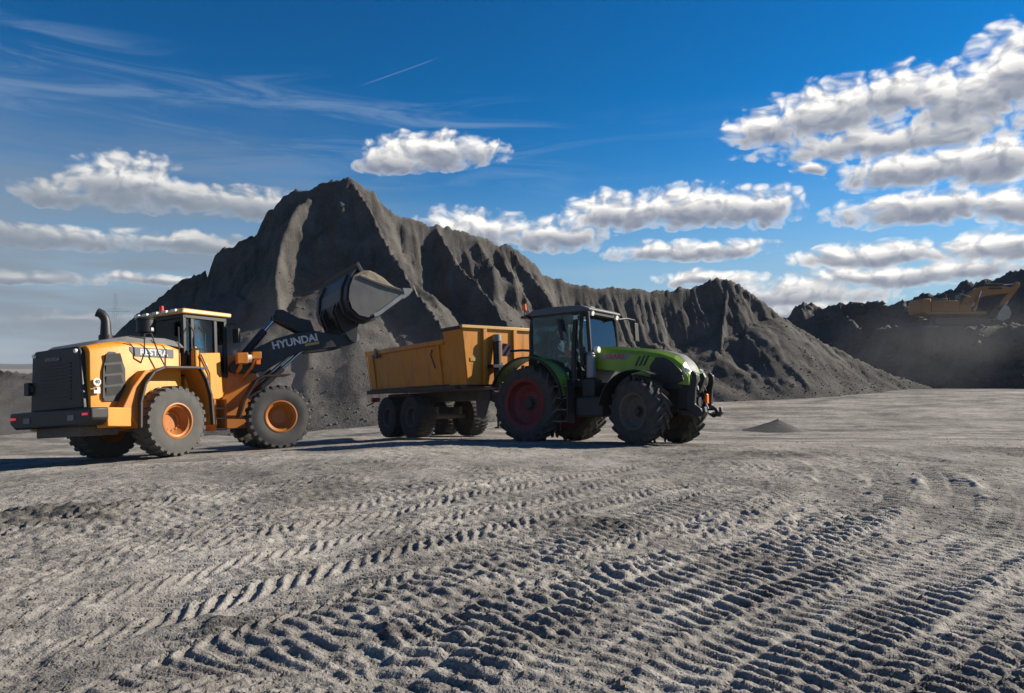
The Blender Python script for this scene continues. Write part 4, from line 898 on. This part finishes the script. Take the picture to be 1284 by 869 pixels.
# exhaust on the corner post
MB().cyl((1.62, -.66, 1.55), (1.62, -.66, 2.10), .115, n=20).cyl((1.62, -.66, 2.10), (1.60, -.66, 2.20), .11, .055, n=20).build('silencer', 'galvanised', tr, .02)
MB().cyl((1.60, -.66, 2.18), (1.55, -.70, 3.16), .052, n=14).build('exhaust_stack', 'black_plastic', tr)
MB().cyl((1.60, -.60, 1.20), (1.60, -.60, 1.56), .13, n=16).box(1.44, 1.80, -.78, -.45, 1.10, 1.52).build('exhaust_guard', 'dark_plastic', tr, .02)
MB().tube([(1.62, -.44, 2.16), (1.72, -.62, 2.24), (1.80, -.70, 2.22)], .03, 7).cyl((1.78, -.70, 2.22), (1.88, -.70, 2.22), .075, n=16).build('work_lamp', 'lamp_white', tr)
# steps, tank
b = MB()
for x in (.82, 1.22): b.box(x, x + .035, -1.12, -.82, .48, 1.46)
stp = b.build('cab_steps', 'dark_plastic', tr, .008)
for z in (.50, .78, 1.06, 1.34): MB().box(.84, 1.24, -1.14, -.84, z, z + .03).build('step', 'grey_paint', stp)
MB().box(1.34, 2.10, -.92, -.40, .62, 1.10).build('fuel_tank', 'dark_plastic', tr, .05)
MB().box(.80, 2.1, .40, .92, .62, 1.15).build('battery_box', 'dark_plastic', tr, .05)
# rear mudguards: green shell with dark lip
def arcpts(cx_, cz_, r, a0, a1, n): return [(cx_ + r * math.cos(R(a)), cz_ + r * math.sin(R(a))) for a in np.linspace(a0, a1, n)]
for s in (-1, 1):
    ar = arcpts(0, .96, 1.13, 150, 8, 22)
    y0, y1 = sorted((s * 1.14, s * .66)); m_ = MB().band(ar, .035, y0, y1).build('mudguard', 'green_paint', tr, 0, 50)
    y0, y1 = sorted((s * 1.25, s * 1.142)); MB().band(arcpts(0, .96, 1.125, 158, 4, 22), .03, y0, y1).build('mudguard_lip', 'dark_plastic', m_, 0, 50)
    fr = MB().band(arcpts(WB_ - .02, .76, .90, 172, 62, 14), .02, *sorted((s * 1.14, s * .66))).build('front_mudguard', 'black_plastic', tr, 0, 50)
    MB().tube([(WB_ - .25, s * .35, .9), (WB_ - .30, s * .55, 1.3), (WB_ - .32, s * .75, 1.60)], .03, 6).build('guard_stay', 'black_plastic', fr)
# striped warning board on the mudguard
wb = MB().box(-.62, -.60, -1.34, -1.04, 2.16, 2.48).build('warning_board', 'white_print', tr)
MB().tube([(-.60, -1.04, 2.30), (-.35, -.86, 2.32), (-.12, -.78, 2.30)], .03, 7).build('board_arm', 'black_plastic', wb)
for k, pl_ in enumerate([[(-1.34, 2.16), (-1.25, 2.16), (-1.04, 2.39), (-1.04, 2.48), (-1.05, 2.48), (-1.34, 2.17)], [(-1.34, 2.30), (-1.17, 2.48), (-1.30, 2.48), (-1.34, 2.44)], [(-1.12, 2.16), (-1.04, 2.16), (-1.04, 2.25)]]):
    MB().prism(pl_, -.604, -.592, 'x').build('stripe', 'red_print', wb)
    MB().prism(pl_, -.628, -.616, 'x').build('stripe', 'red_print', wb)
# front linkage
MB().box(3.72, 4.02, -.34, .34, .78, 1.34).build('linkage_block', 'dark_plastic', tr, .03)
for s in (-1, 1):
    MB().prism([(3.98, .84), (4.02, 1.22), (4.12, 1.36), (4.14, 1.50), (4.10, 1.60), (4.16, 1.64), (4.25, 1.56), (4.26, 1.40), (4.22, 1.24), (4.20, .90), (4.34, .80), (4.36, .66), (4.24, .60), (4.12, .68)], s * .42 - .045, s * .42 + .045).build('lift_arm', 'black_plastic', tr, .015)
    MB().prism([(4.20, .70), (4.38, .62), (4.46, .72), (4.44, .84), (4.39, .84), (4.39, .74), (4.30, .72), (4.22, .80)], s * .42 - .06, s * .42 + .06).build('lower_hook', 'dark_plastic', tr, .01)
    c_ = MB().cyl((3.96, s * .26, 1.30), (4.08, s * .27, 1.02), .05, n=12).build('lift_ram', 'dark_plastic', tr)
    MB().cyl((4.07, s * .27, 1.04), (4.16, s * .28, .80), .028, n=10).build('ram_rod', 'chrome', c_)
    MB().tube([(4.02, s * .12, 1.26), (4.12, s * .14, 1.34), (4.16, s * .2, 1.22), (4.10, s * .2, 1.1)], .018, 6).build('hose', 'black_plastic', tr)
MB().prism([(4.0, 1.12), (4.02, 1.30), (4.14, 1.44), (4.12, 1.58), (4.20, 1.62), (4.26, 1.50), (4.20, 1.34), (4.12, 1.16)], -.05, .05).cyl((4.08, -.12, 1.28), (4.08, .12, 1.28), .05, n=12).build('top_link', 'dark_plastic', tr, .012)
MB().cyl((4.02, .0, .96), (4.12, .0, .96), .11, n=18).build('shaft_guard', 'black_plastic', tr)
MB().box(4.14, 4.20, .16, .27, .92, 1.14).build('side_marker', 'beacon_amber', tr, .01)
MB().box(4.02, 4.30, .02, .38, .70, .76).build('lower_bar', 'silver_paint', tr, .01)
MB().box(3.80, 4.10, -.40, .40, .66, .78).build('skid_plate', 'dark_plastic', tr, .02)
MB().box(-1.25, -.5, -.12, .12, .55, .72).cyl((-1.2, 0, .5), (-1.2, 0, .80), .05, n=12).build('tow_hitch', 'dark_plastic', tr, .01)
for s in (-1, 1): MB().box(-.95, -.2, s * .45 - .04, s * .45 + .04, .60, .72).tube([(-.3, s * .45, 1.5), (-.9, s * .45, .70)], .03, 6).build('rear_linkage', 'dark_plastic', tr)
# hi-vis cloth hung inside the door
def cloth():
    n, m_ = 8, 10; U, V = np.meshgrid(np.linspace(-1, 1, n), np.linspace(0, 1, m_))
    x = .98 + U * .075 * (1 - .35 * np.sin(V * 6)) + V * .02; z = 2.36 - V * .26 + .02 * np.cos(U * 3); y_ = -.74 + .025 * np.sin(U * 4 + V * 5)
    W_ = np.stack([x, y_, z, np.ones_like(x)], -1) @ np.array(MT).T
    o = grid_mesh('safety_vest', W_[..., 0], W_[..., 1], W_[..., 2], 'cloth_orange')
    md = o.modifiers.new('thickness', 'SOLIDIFY'); md.thickness = .012
    return tag(o, 'small bright orange cloth hanging behind the tractor door glass', 'vest')
cloth()

# ------------------------------------------------------------------ tipping trailer (origin under the headboard)
MR = pose(-.34, 21.3, -53) @ Matrix.Rotation(R(1.6), 4, 'X')
tl = root('dump_trailer', MR, 'orange steel tipping trailer on tandem axles behind the green tractor', 'trailer')
w3 = make_wheel(.67, .60, .30, 'block', .022, 30, 'rubber', 'chassis_brown', 'chassis_brown', 'plain')
first = True
for x in (-2.98, -4.52):
    for s in (-1, 1): put_wheel(w3, tl, (x, s * .98, .66), 0 if s < 0 else math.pi, first, x); first = False
b = MB()
for s in (-1, 1): b.box(-5.9, .2, s * .42 - .06, s * .42 + .06, 1.12, 1.42)
for x in (-5.7, -4.4, -2.6, -1.2, .1): b.box(x - .06, x + .06, -.42, .42, 1.15, 1.38)
for x in (-2.98, -4.52): b.cyl((x, -.75, .66), (x, .75, .66), .09, n=12)
b.box(-4.8, -2.7, -.5, -.38, .72, .95); b.box(-4.8, -2.7, .38, .5, .72, .95)
ch = b.build('chassis', 'chassis_brown', tl, .012)
MB().hexa([(.1, -.42, 1.10), (.2, -.42, 1.42), (.2, .42, 1.42), (.1, .42, 1.10), (1.25, -.07, .66), (1.25, -.07, .82), (1.25, .07, .82), (1.25, .07, .66)]).cyl((1.30, 0, .66), (1.30, 0, .84), .09, n=16).build('drawbar', 'chassis_brown', tl, .01)
MB().prism([(-.3, 1.12), (.35, 1.12), (.10, .62), (-.25, .62)], -.62, -.56).prism([(-.3, 1.12), (.35, 1.12), (.10, .62), (-.25, .62)], .56, .62).build('support_plate', 'chassis_brown', tl, .01)
MB().box(.42, .52, -.40, -.30, .35, 1.15).box(.37, .57, -.45, -.25, .32, .36).build('support_leg', 'dark_plastic', tl)
b = MB()
for i in range(4): b.tube([(1.1, -.05 + .04 * i, .9), (.6, -.1 + .05 * i, 1.25 + .04 * i), (.2, -.25 + .1 * i, 1.45)], .016, 6)
b.build('hoses', 'red_print', tl)
# body: low rear tub and high front box
YS = 1.22
def wallp(y, s): return
fl = MB().box(-6.0, -.02, -1.10, 1.10, 1.48, 1.60).build('body_floor', 'chassis_brown', tl, .01)
for s in (-1, 1):
    sd_ = MB().hexa([(-5.95, s * 1.08, 1.60), (-.95, s * 1.08, 1.60), (-.95, s * 1.03, 1.60), (-5.95, s * 1.03, 1.60), (-6.0, s * YS, 2.86), (-.95, s * YS, 2.86), (-.95, s * (YS - .05), 2.86), (-6.0, s * (YS - .05), 2.86)]).build('body_side', 'trailer_orange', tl, .01)
    MB().box(-6.04, -.96, *sorted((s * (YS - .06), s * (YS + .06))), 2.76, 2.90).build('top_rail', 'trailer_orange', sd_, .015)
    for x in (-5.55, -1.30): MB().hexa([(x - .05, s * 1.07, 1.62), (x + .05, s * 1.07, 1.62), (x + .05, s * 1.12, 1.62), (x - .05, s * 1.12, 1.62), (x - .05, s * (YS - .01), 2.76), (x + .05, s * (YS - .01), 2.76), (x + .05, s * (YS + .05), 2.76), (x - .05, s * (YS + .05), 2.76)]).build('side_post', 'trailer_orange', sd_)
    MB().box(-5.2, -5.05, *sorted((s * (YS + .06), s * (YS + .12))), 2.62, 2.95).cyl((-5.4, s * (YS + .08), 2.68), (-4.9, s * (YS + .08), 2.68), .03, n=8).build('side_latch', 'black_plastic', sd_)
    MB().tube([(-1.7, s * (YS - .02), 2.66), (-1.72, s * (YS + .02), 2.5), (-1.6, s * (YS - .06), 2.1)], .018, 6).build('rope_hook', 'black_plastic', sd_)
    MB().box(-6.0, -.4, *sorted((s * 1.0, s * 1.24)), 1.44, 1.56).build('side_ledge', 'chassis_brown', tl, .01)
    fw = MB().hexa([(-.95, s * 1.10, 1.56), (.0, s * 1.10, 1.56), (.0, s * 1.05, 1.56), (-.95, s * 1.05, 1.56), (-.95, s * 1.27, 3.14), (.02, s * 1.27, 3.14), (.02, s * 1.22, 3.14), (-.95, s * 1.22, 3.14)]).build('front_side', 'trailer_orange', tl, .01)
    MB().box(-.99, .03, *sorted((s * 1.19, s * 1.30)), 3.12, 3.22).build('top_cap', 'chassis_brown', fw, .012)
tg = MB().hexa([(-6.02, -1.08, 1.60), (-5.97, -1.08, 1.60), (-5.97, 1.08, 1.60), (-6.02, 1.08, 1.60), (-6.10, -1.2, 2.76), (-6.04, -1.2, 2.76), (-6.04, 1.2, 2.76), (-6.10, 1.2, 2.76)]).build('tailgate', 'trailer_orange', tl, .01)
hb = MB().hexa([(-.05, -1.08, 1.56), (.02, -1.08, 1.56), (.02, 1.08, 1.56), (-.05, 1.08, 1.56), (-.04, -1.25, 3.16), (.04, -1.25, 3.16), (.04, 1.25, 3.16), (-.04, 1.25, 3.16)]).build('headboard', 'trailer_orange', tl, .008)
MB().box(-.07, .10, -1.30, 1.30, 3.14, 3.23).build('headboard_rail', 'roof_cream', hb, .012)
for y_ in (-.52, .55): MB().box(.03, .10, y_ - .06, y_ + .06, 1.56, 3.14).build('headboard_rib', 'trailer_orange', hb, .008)
MB().box(.035, .045, -1.0, -.72, 2.22, 2.32).build('plate', 'gold_print', hb)
hc = MB().cyl((.22, -.20, 1.45), (.16, -.16, 2.80), .115, n=20).build('hoist_cylinder', 'black_plastic', tl)
MB().cyl((.165, -.163, 2.78), (.16, -.16, 2.98), .13, n=20).build('cylinder_head', 'silver_paint', hc, .01)
MB().box(.04, .32, -.42, .02, 2.02, 2.12).build('cylinder_bracket', 'black_plastic', hc, .01)
MB().cyl((.20, -.06, 2.10), (.20, -.03, 2.16), .05, n=10).build('grease_cap', 'chrome', hc)
for s in (-1, 1): MB().box(-6.05, -5.98, s * .9 - .15, s * .9 + .15, 1.18, 1.32).build('tail_lamp', 'red_print', tl, .01)
MB().tube([(-6.0, -.9, 1.2), (-6.2, -1.0, 1.1), (-6.3, -1.1, 1.05)], .02, 6).build('lamp_stalk', 'black_plastic', tl)

# ------------------------------------------------------------------ driver in the tractor cab
def person(M, label):
    """seated figure facing +x; one continuous body from a skinned skeleton"""
    rt = root('person', M, label, 'person')
    V = [(.18, 0, 2.10, .150), (.16, 0, 2.28, .150), (.15, 0, 2.48, .165), (.16, 0, 2.60, .12), (.17, 0, 2.68, .058), (.18, 0, 2.74, .055)]
    E = [(0, 1), (1, 2), (2, 3), (3, 4), (4, 5)]
    for s in (-1, 1):
        b0 = len(V)
        V += [(.17, s * .18, 2.56, .075), (.34, s * .25, 2.36, .055), (.48, s * .23, 2.27, .046), (.70, s * .17, 2.27, .038), (.77, s * .15, 2.29, .030)]
        E += [(3, b0), (b0, b0 + 1), (b0 + 1, b0 + 2), (b0 + 2, b0 + 3), (b0 + 3, b0 + 4)]
        b0 = len(V)
        V += [(.22, s * .10, 2.10, .100), (.45, s * .14, 2.13, .085), (.66, s * .15, 2.12, .070), (.74, s * .15, 1.85, .058), (.78, s * .15, 1.60, .048), (.92, s * .15, 1.56, .040)]
        E += [(0, b0)] + [(b0 + i, b0 + i + 1) for i in range(5)]
    me = bpy.data.meshes.new('body'); me.from_pydata([v[:3] for v in V], E, []); me.materials.append(MATS['work_cloth'])
    o = bpy.data.objects.new('body', me); COL.objects.link(o); o.parent = rt
    sk = o.modifiers.new('skin', 'SKIN'); sk.use_smooth_shade = True
    for i, v in enumerate(V): me.skin_vertices[0].data[i].radius = (v[3], v[3])
    me.skin_vertices[0].data[0].use_root = True
    sb = o.modifiers.new('sub', 'SUBSURF'); sb.levels = 2; sb.render_levels = 2
    # head with face, ears, cap
    cx_, cz_ = .20, 2.86; rings = []
    for ph in np.linspace(-1.5, 1.5, 13):
        r = math.cos(ph); z = math.sin(ph); ring = []
        for t in np.linspace(0, 2 * math.pi, 20, endpoint=False):
            x, y_ = math.cos(t) * r, math.sin(t) * r
            jaw = 1 - .28 * max(0, -z) ** 1.5
            nose = .026 * math.exp(-((t if t < math.pi else t - 2 * math.pi) / .28) ** 2) * math.exp(-((z + .12) / .22) ** 2)
            eye = -.010 * math.exp(-((abs(t if t < math.pi else t - 2 * math.pi) - .42) / .2) ** 2) * math.exp(-((z - .08) / .12) ** 2)
            ring.append((cx_ + x * (.098 + nose * (1 if x > 0 else 0) + eye) * jaw, y_ * .078 * jaw, cz_ + z * .122))
        rings.append(ring)
    MB().loft(rings).build('head', 'skin', rt, 0, 80)
    hr = MB(); hr.loft([[(cx_ - .012 + math.cos(t) * .108 * math.cos(ph), math.sin(t) * .087 * math.cos(ph), cz_ + .02 + .118 * math.sin(ph)) for t in np.linspace(0, 2 * math.pi, 20, endpoint=False)] for ph in np.linspace(.12, 1.5, 7)])
    hr.prism([(cx_ + .07, -.065), (cx_ + .17, -.05), (cx_ + .18, .05), (cx_ + .07, .065)], cz_ + .035, cz_ + .048, 'z').build('cap', 'hair_dark', rt, 0, 60)
    for s in (-1, 1):
        h = MB().loft([[(.75 + i * .022, s * .15 + math.cos(t) * .035, 2.295 + math.sin(t) * .016) for t in np.linspace(0, 2 * math.pi, 10, endpoint=False)] for i in range(5)])
        for k in range(4):
            h.tube([(.835, s * .15 - .027 + k * .018, 2.30), (.865, s * .15 - .028 + k * .0185, 2.305), (.882, s * .15 - .027 + k * .018, 2.285), (.876, s * .15 - .026 + k * .0175, 2.262)], [.009, .0085, .008, .007], 6)
        h.tube([(.775, s * .15 - s * .033, 2.292), (.81, s * .15 - s * .052, 2.282), (.845, s * .15 - s * .055, 2.272)], [.011, .010, .008], 6)
        h.build('hand', 'skin', rt, 0, 70)
    return rt
person(MT @ Matrix.Translation((.0, 0, -.04)), 'driver in dark cap and dark clothes sitting at the wheel of the green tractor')

# ------------------------------------------------------------------ excavator on its shelf
ez = CZ + (HZ - 411) / FPX * EXC[1]
ME = pose(EXC[0], EXC[1], -8, z=ez, flat=True) @ Matrix.Diagonal((0.97, 0.97, 0.97, 1))
ex = root('excavator', pose(EXC[0], EXC[1], -8, z=ez, flat=True), 'dusty orange tracked excavator with folded boom working on the far right heap', 'excavator')
SC = Matrix.Diagonal((0.97, 0.97, 0.97, 1))
def eb(): return MB(SC)
for s in (-1, 1):
    y0, y1 = sorted((s * 1.05, s * 1.65))
    path = [(-2.1, .10), (-2.45, .30), (-2.5, .62), (-2.25, .92), (2.25, .92), (2.5, .62), (2.45, .30), (2.1, .10)]
    t_ = eb().prism([(-2.0, .18), (-2.3, .4), (-2.1, .80), (2.1, .80), (2.3, .4), (2.0, .18)], y0 + .1, y1 - .1).build('track_frame', 'chassis_brown', ex, .03)
    P2 = path + [path[0]]; k = 0
    for i in range(len(path)):
        a, c = Vector(P2[i]), Vector(P2[i + 1]); L_ = (c - a).length; n = max(1, int(L_ / .22)); u = (c - a) / L_
        for j in range(n):
            m0 = a + u * (j + .08) * L_ / n; m1 = a + u * (j + .92) * L_ / n; nn = Vector((-u.y, u.x)) * .07
            eb().hexa([(m0.x, y0, m0.y), (m1.x, y0, m1.y), (m1.x, y1, m1.y), (m0.x, y1, m0.y), (m0.x + nn.x, y0, m0.y + nn.y), (m1.x + nn.x, y0, m1.y + nn.y), (m1.x + nn.x, y1, m1.y + nn.y), (m0.x + nn.x, y1, m0.y + nn.y)]).build('track_shoe', 'chassis_brown', t_)
eb().box(-1.0, 1.0, -1.1, 1.1, .5, .95).cyl((0, 0, .9), (0, 0, 1.12), .75, n=28).build('undercarriage', 'chassis_brown', ex, .03)
eb().box(-2.9, 2.0, -1.45, 1.45, 1.10, 1.35).build('upper_deck', 'excavator_orange', ex, .03)
eb().prism([(-3.35, 1.2), (-3.35, 2.35), (-3.2, 2.5), (-2.5, 2.5), (-2.5, 1.2)], -1.45, 1.45).build('counterweight', 'excavator_orange', ex, .12)
hd = eb().box(-2.48, -.2, -1.45, 1.45, 1.36, 2.30).build('engine_house', 'excavator_orange', ex, .05)
eb().box(-2.3, -.9, -.8, .9, 2.30, 2.55).build('engine_cover', 'grey_paint', hd, .04)
for i in range(3): eb().box(-2.3 + i * .72, -1.72 + i * .72, -1.475, -1.452, 1.5, 2.18).build('service_door', 'excavator_orange', hd, .01)
eb().cyl((-1.0, -.5, 2.5), (-1.0, -.5, 2.95), .10, n=12).build('exhaust', 'dark_plastic', hd)
eb().box(-.19, .75, -1.45, -.55, 1.36, 1.95).build('tool_box', 'excavator_orange', ex, .03)
eb().tube([(-.2, -1.4, 2.32), (-.2, -1.4, 2.9), (.7, -1.4, 2.6), (.7, -1.4, 1.95)], .03, 6).build('handrail', 'dark_plastic', ex)
b = eb()
for x, y_ in ((.1, .35), (.1, 1.4), (1.9, .35), (1.9, 1.4)): b.box(x - .05, x + .05, y_ - .05, y_ + .05, 1.36, 3.05)
b.box(.05, 1.95, .3, 1.45, 1.36, 1.9).box(.05, 1.95, .3, 1.45, 2.98, 3.08); b.build('cab', 'dark_plastic', ex, .03)
eb().box(.15, 1.85, .345, .352, 1.9, 2.98).build('cab_window', 'clear_glass', ex); eb().box(1.90, 1.907, .4, 1.36, 1.9, 2.98).build('cab_window', 'clear_glass', ex)
eb().box(.5, 1.0, .6, 1.1, 1.9, 2.1).box(.45, .6, .6, 1.1, 2.1, 2.7).build('operator_seat', 'seat_cloth', ex, .03)
boom = [(.15, 1.45), (.10, 1.9), (1.0, 2.95), (1.70, 3.52), (2.2, 3.62), (4.65, 3.52), (4.78, 3.34), (4.62, 3.02), (2.5, 2.82), (1.95, 2.62), (.75, 1.55)]
bo = eb().prism(boom, -.38, .22).build('boom', 'excavator_orange', ex, .04)
eb().box(2.6, 3.7, -.392, -.381, 3.36, 3.50).build('boom_lettering', 'dark_plastic', bo)
c_ = eb().cyl((1.35, -.52, 1.5), (1.75, -.52, 2.6), .11, n=12).build('boom_cylinder', 'excavator_orange', ex); eb().cyl((1.75, -.52, 2.6), (1.95, -.52, 3.2), .06, n=10).build('piston_rod', 'chrome', c_)
c_ = eb().cyl((2.4, -.08, 3.78), (3.9, -.08, 3.76), .10, n=12).build('stick_cylinder', 'dark_plastic', ex); eb().cyl((3.9, -.08, 3.76), (5.05, -.08, 3.82), .055, n=10).build('piston_rod', 'chrome', c_)
eb().prism([(4.95, 4.0), (5.25, 3.85), (5.20, 3.55), (4.65, 2.75), (3.95, 1.95), (3.72, 1.95), (3.75, 2.2), (4.15, 2.80), (4.45, 3.30), (4.65, 3.55)], -.26, .10).build('stick', 'excavator_orange', ex, .03)
c_ = eb().cyl((4.95, -.08, 3.45), (4.45, -.08, 2.55), .09, n=12).build('bucket_cylinder', 'dark_plastic', ex); eb().cyl((4.45, -.08, 2.55), (4.15, -.08, 2.0), .05, n=10).build('piston_rod', 'chrome', c_)
bp_ = [(3.80, 1.95), (4.1, 1.75), (4.30, 1.2), (4.12, .75), (3.6, .55), (3.05, .72), (3.0, .82), (3.5, .72), (3.95, .92), (4.08, 1.25), (3.9, 1.6), (3.62, 1.8)]
bu = eb().prism(bp_, -.75, .60).build('bucket', 'dark_plastic', ex, .02)
for y_ in (-.76, .60): eb().prism([(3.80, 1.95), (4.1, 1.75), (4.30, 1.2), (4.12, .75), (3.6, .55), (3.05, .72), (3.3, 1.3), (3.62, 1.8)], y_, y_ + .03).build('bucket_side', 'worn_steel', bu)
for i in range(4): eb().box(2.82, 3.06, -.68 + i * .38, -.58 + i * .38, .66, .76).build('tooth', 'worn_steel', bu)

# ------------------------------------------------------------------ far power pylon seen beside the exhaust
def pylon(px, Y):
    X = (px - CX) / FPX * Y; zg = -1.5; ht = CZ + (HZ - 368) / FPX * Y - zg
    r = root('power_pylon', Matrix.Translation((X, Y, zg)), 'faint lattice power pylon on the horizon behind the loader exhaust', 'pylon')
    b = MB()
    for sx in (-1, 1):
        for sy in (-1, 1): b.cyl((sx * 3.2, sy * 3.2, 0), (sx * .4, sy * .4, ht), .09, .05, 4)
    for i in range(9):
        z0 = ht * i / 9; z1 = ht * (i + 1) / 9; w0 = 3.2 - 2.8 * i / 9; w1_ = 3.2 - 2.8 * (i + 1) / 9
        for sy in (-1, 1): b.cyl((-w0, sy * w0, z0), (w1_, sy * w1_, z1), .05, n=4).cyl((w0, sy * w0, z0), (-w1_, sy * w1_, z1), .05, n=4)
    b.build('mast', 'galvanised', r)
    for f, hw in ((.55, 10), (.76, 8)):
        MB().cyl((-hw, 0, ht * f + .6), (hw, 0, ht * f + .6), .09, n=4).cyl((-hw, 0, ht * f + .6), (0, 0, ht * f + 2.4), .06, n=4).cyl((hw, 0, ht * f + .6), (0, 0, ht * f + 2.4), .06, n=4).build('cross_arm', 'galvanised', r)
pylon(145, 420)

# ------------------------------------------------------------------ dusty air over the yard
mh = bpy.data.materials.new('dusty_air'); mh.use_nodes = True
kh = NT(mh.node_tree); mh.node_tree.nodes.remove(mh.node_tree.nodes['Principled BSDF'])
pv = kh.n('ShaderNodeVolumePrincipled'); pv.inputs['Color'].default_value = (.80, .82, .86, 1); pv.inputs['Density'].default_value = .00015; pv.inputs['Anisotropy'].default_value = .0
kh.L.new(pv.outputs[0], mh.node_tree.nodes['Material Output'].inputs['Volume'])
MATS['dusty_air'] = mh
hz = MB().box(-3400, 3600, -60, 1950, -14, 46).build('haze', 'dusty_air')
tag(hz, 'thin grey dusty air hanging over the whole yard', 'haze', kind='stuff')

# drifting dust: thin clouds that thin out towards their edges
def dust_air(name, dens, col):
    md = bpy.data.materials.new(name); md.use_nodes = True; kd = NT(md.node_tree); md.node_tree.nodes.remove(md.node_tree.nodes['Principled BSDF'])
    tcd = kd.n('ShaderNodeTexCoord'); p = tcd.outputs['Object']; r2 = kd.v('DOT_PRODUCT', p, p)
    f = kd.m('MAXIMUM', kd.m('SUBTRACT', 1.0, r2), 0.0); f = kd.m('MULTIPLY', f, kd.ss(kd.noise(p, 2.2, 3, .6), .3, .68, .35, 1.5))
    pv = kd.n('ShaderNodeVolumePrincipled'); pv.inputs['Color'].default_value = (*col, 1); kd.L.new(kd.m('MULTIPLY', f, dens), pv.inputs['Density'])
    kd.L.new(pv.outputs[0], md.node_tree.nodes['Material Output'].inputs['Volume']); MATS[name] = md; return md
dust_air('dust_air', .030, (.62, .60, .58)); dust_air('dust_air_brown', .030, (.56, .52, .48))
def dust_cloud(c, r, mat, label):
    o = MB().loft([[(math.cos(ph) * math.cos(t), math.cos(ph) * math.sin(t), math.sin(ph)) for t in np.linspace(0, 2 * math.pi, 24, endpoint=False)] for ph in np.linspace(-1.54, 1.54, 14)]).build('dust_cloud', mat)
    o.location = c; o.scale = r; return tag(o, label, 'dust', kind='stuff')
dust_cloud((31.5, 57.5, 3.0), (7.5, 3.0, 4.6), 'dust_air', 'pale dust drifting below the excavator on the far heap')
dust_cloud((37.5, 58.5, 5.0), (6.0, 2.2, 3.2), 'dust_air', 'thin dust rising round the tracks of the excavator')
dust_cloud((-15.5, 25.5, .6), (8.0, 3.6, 3.0), 'dust_air_brown', 'brownish dust hanging low at the left edge behind the loader')
dust_cloud((-6.2, 25.0, 1.2), (5.0, 2.6, 4.2), 'dust_air_brown', 'dust hanging under the raised bucket at the foot of the heap')
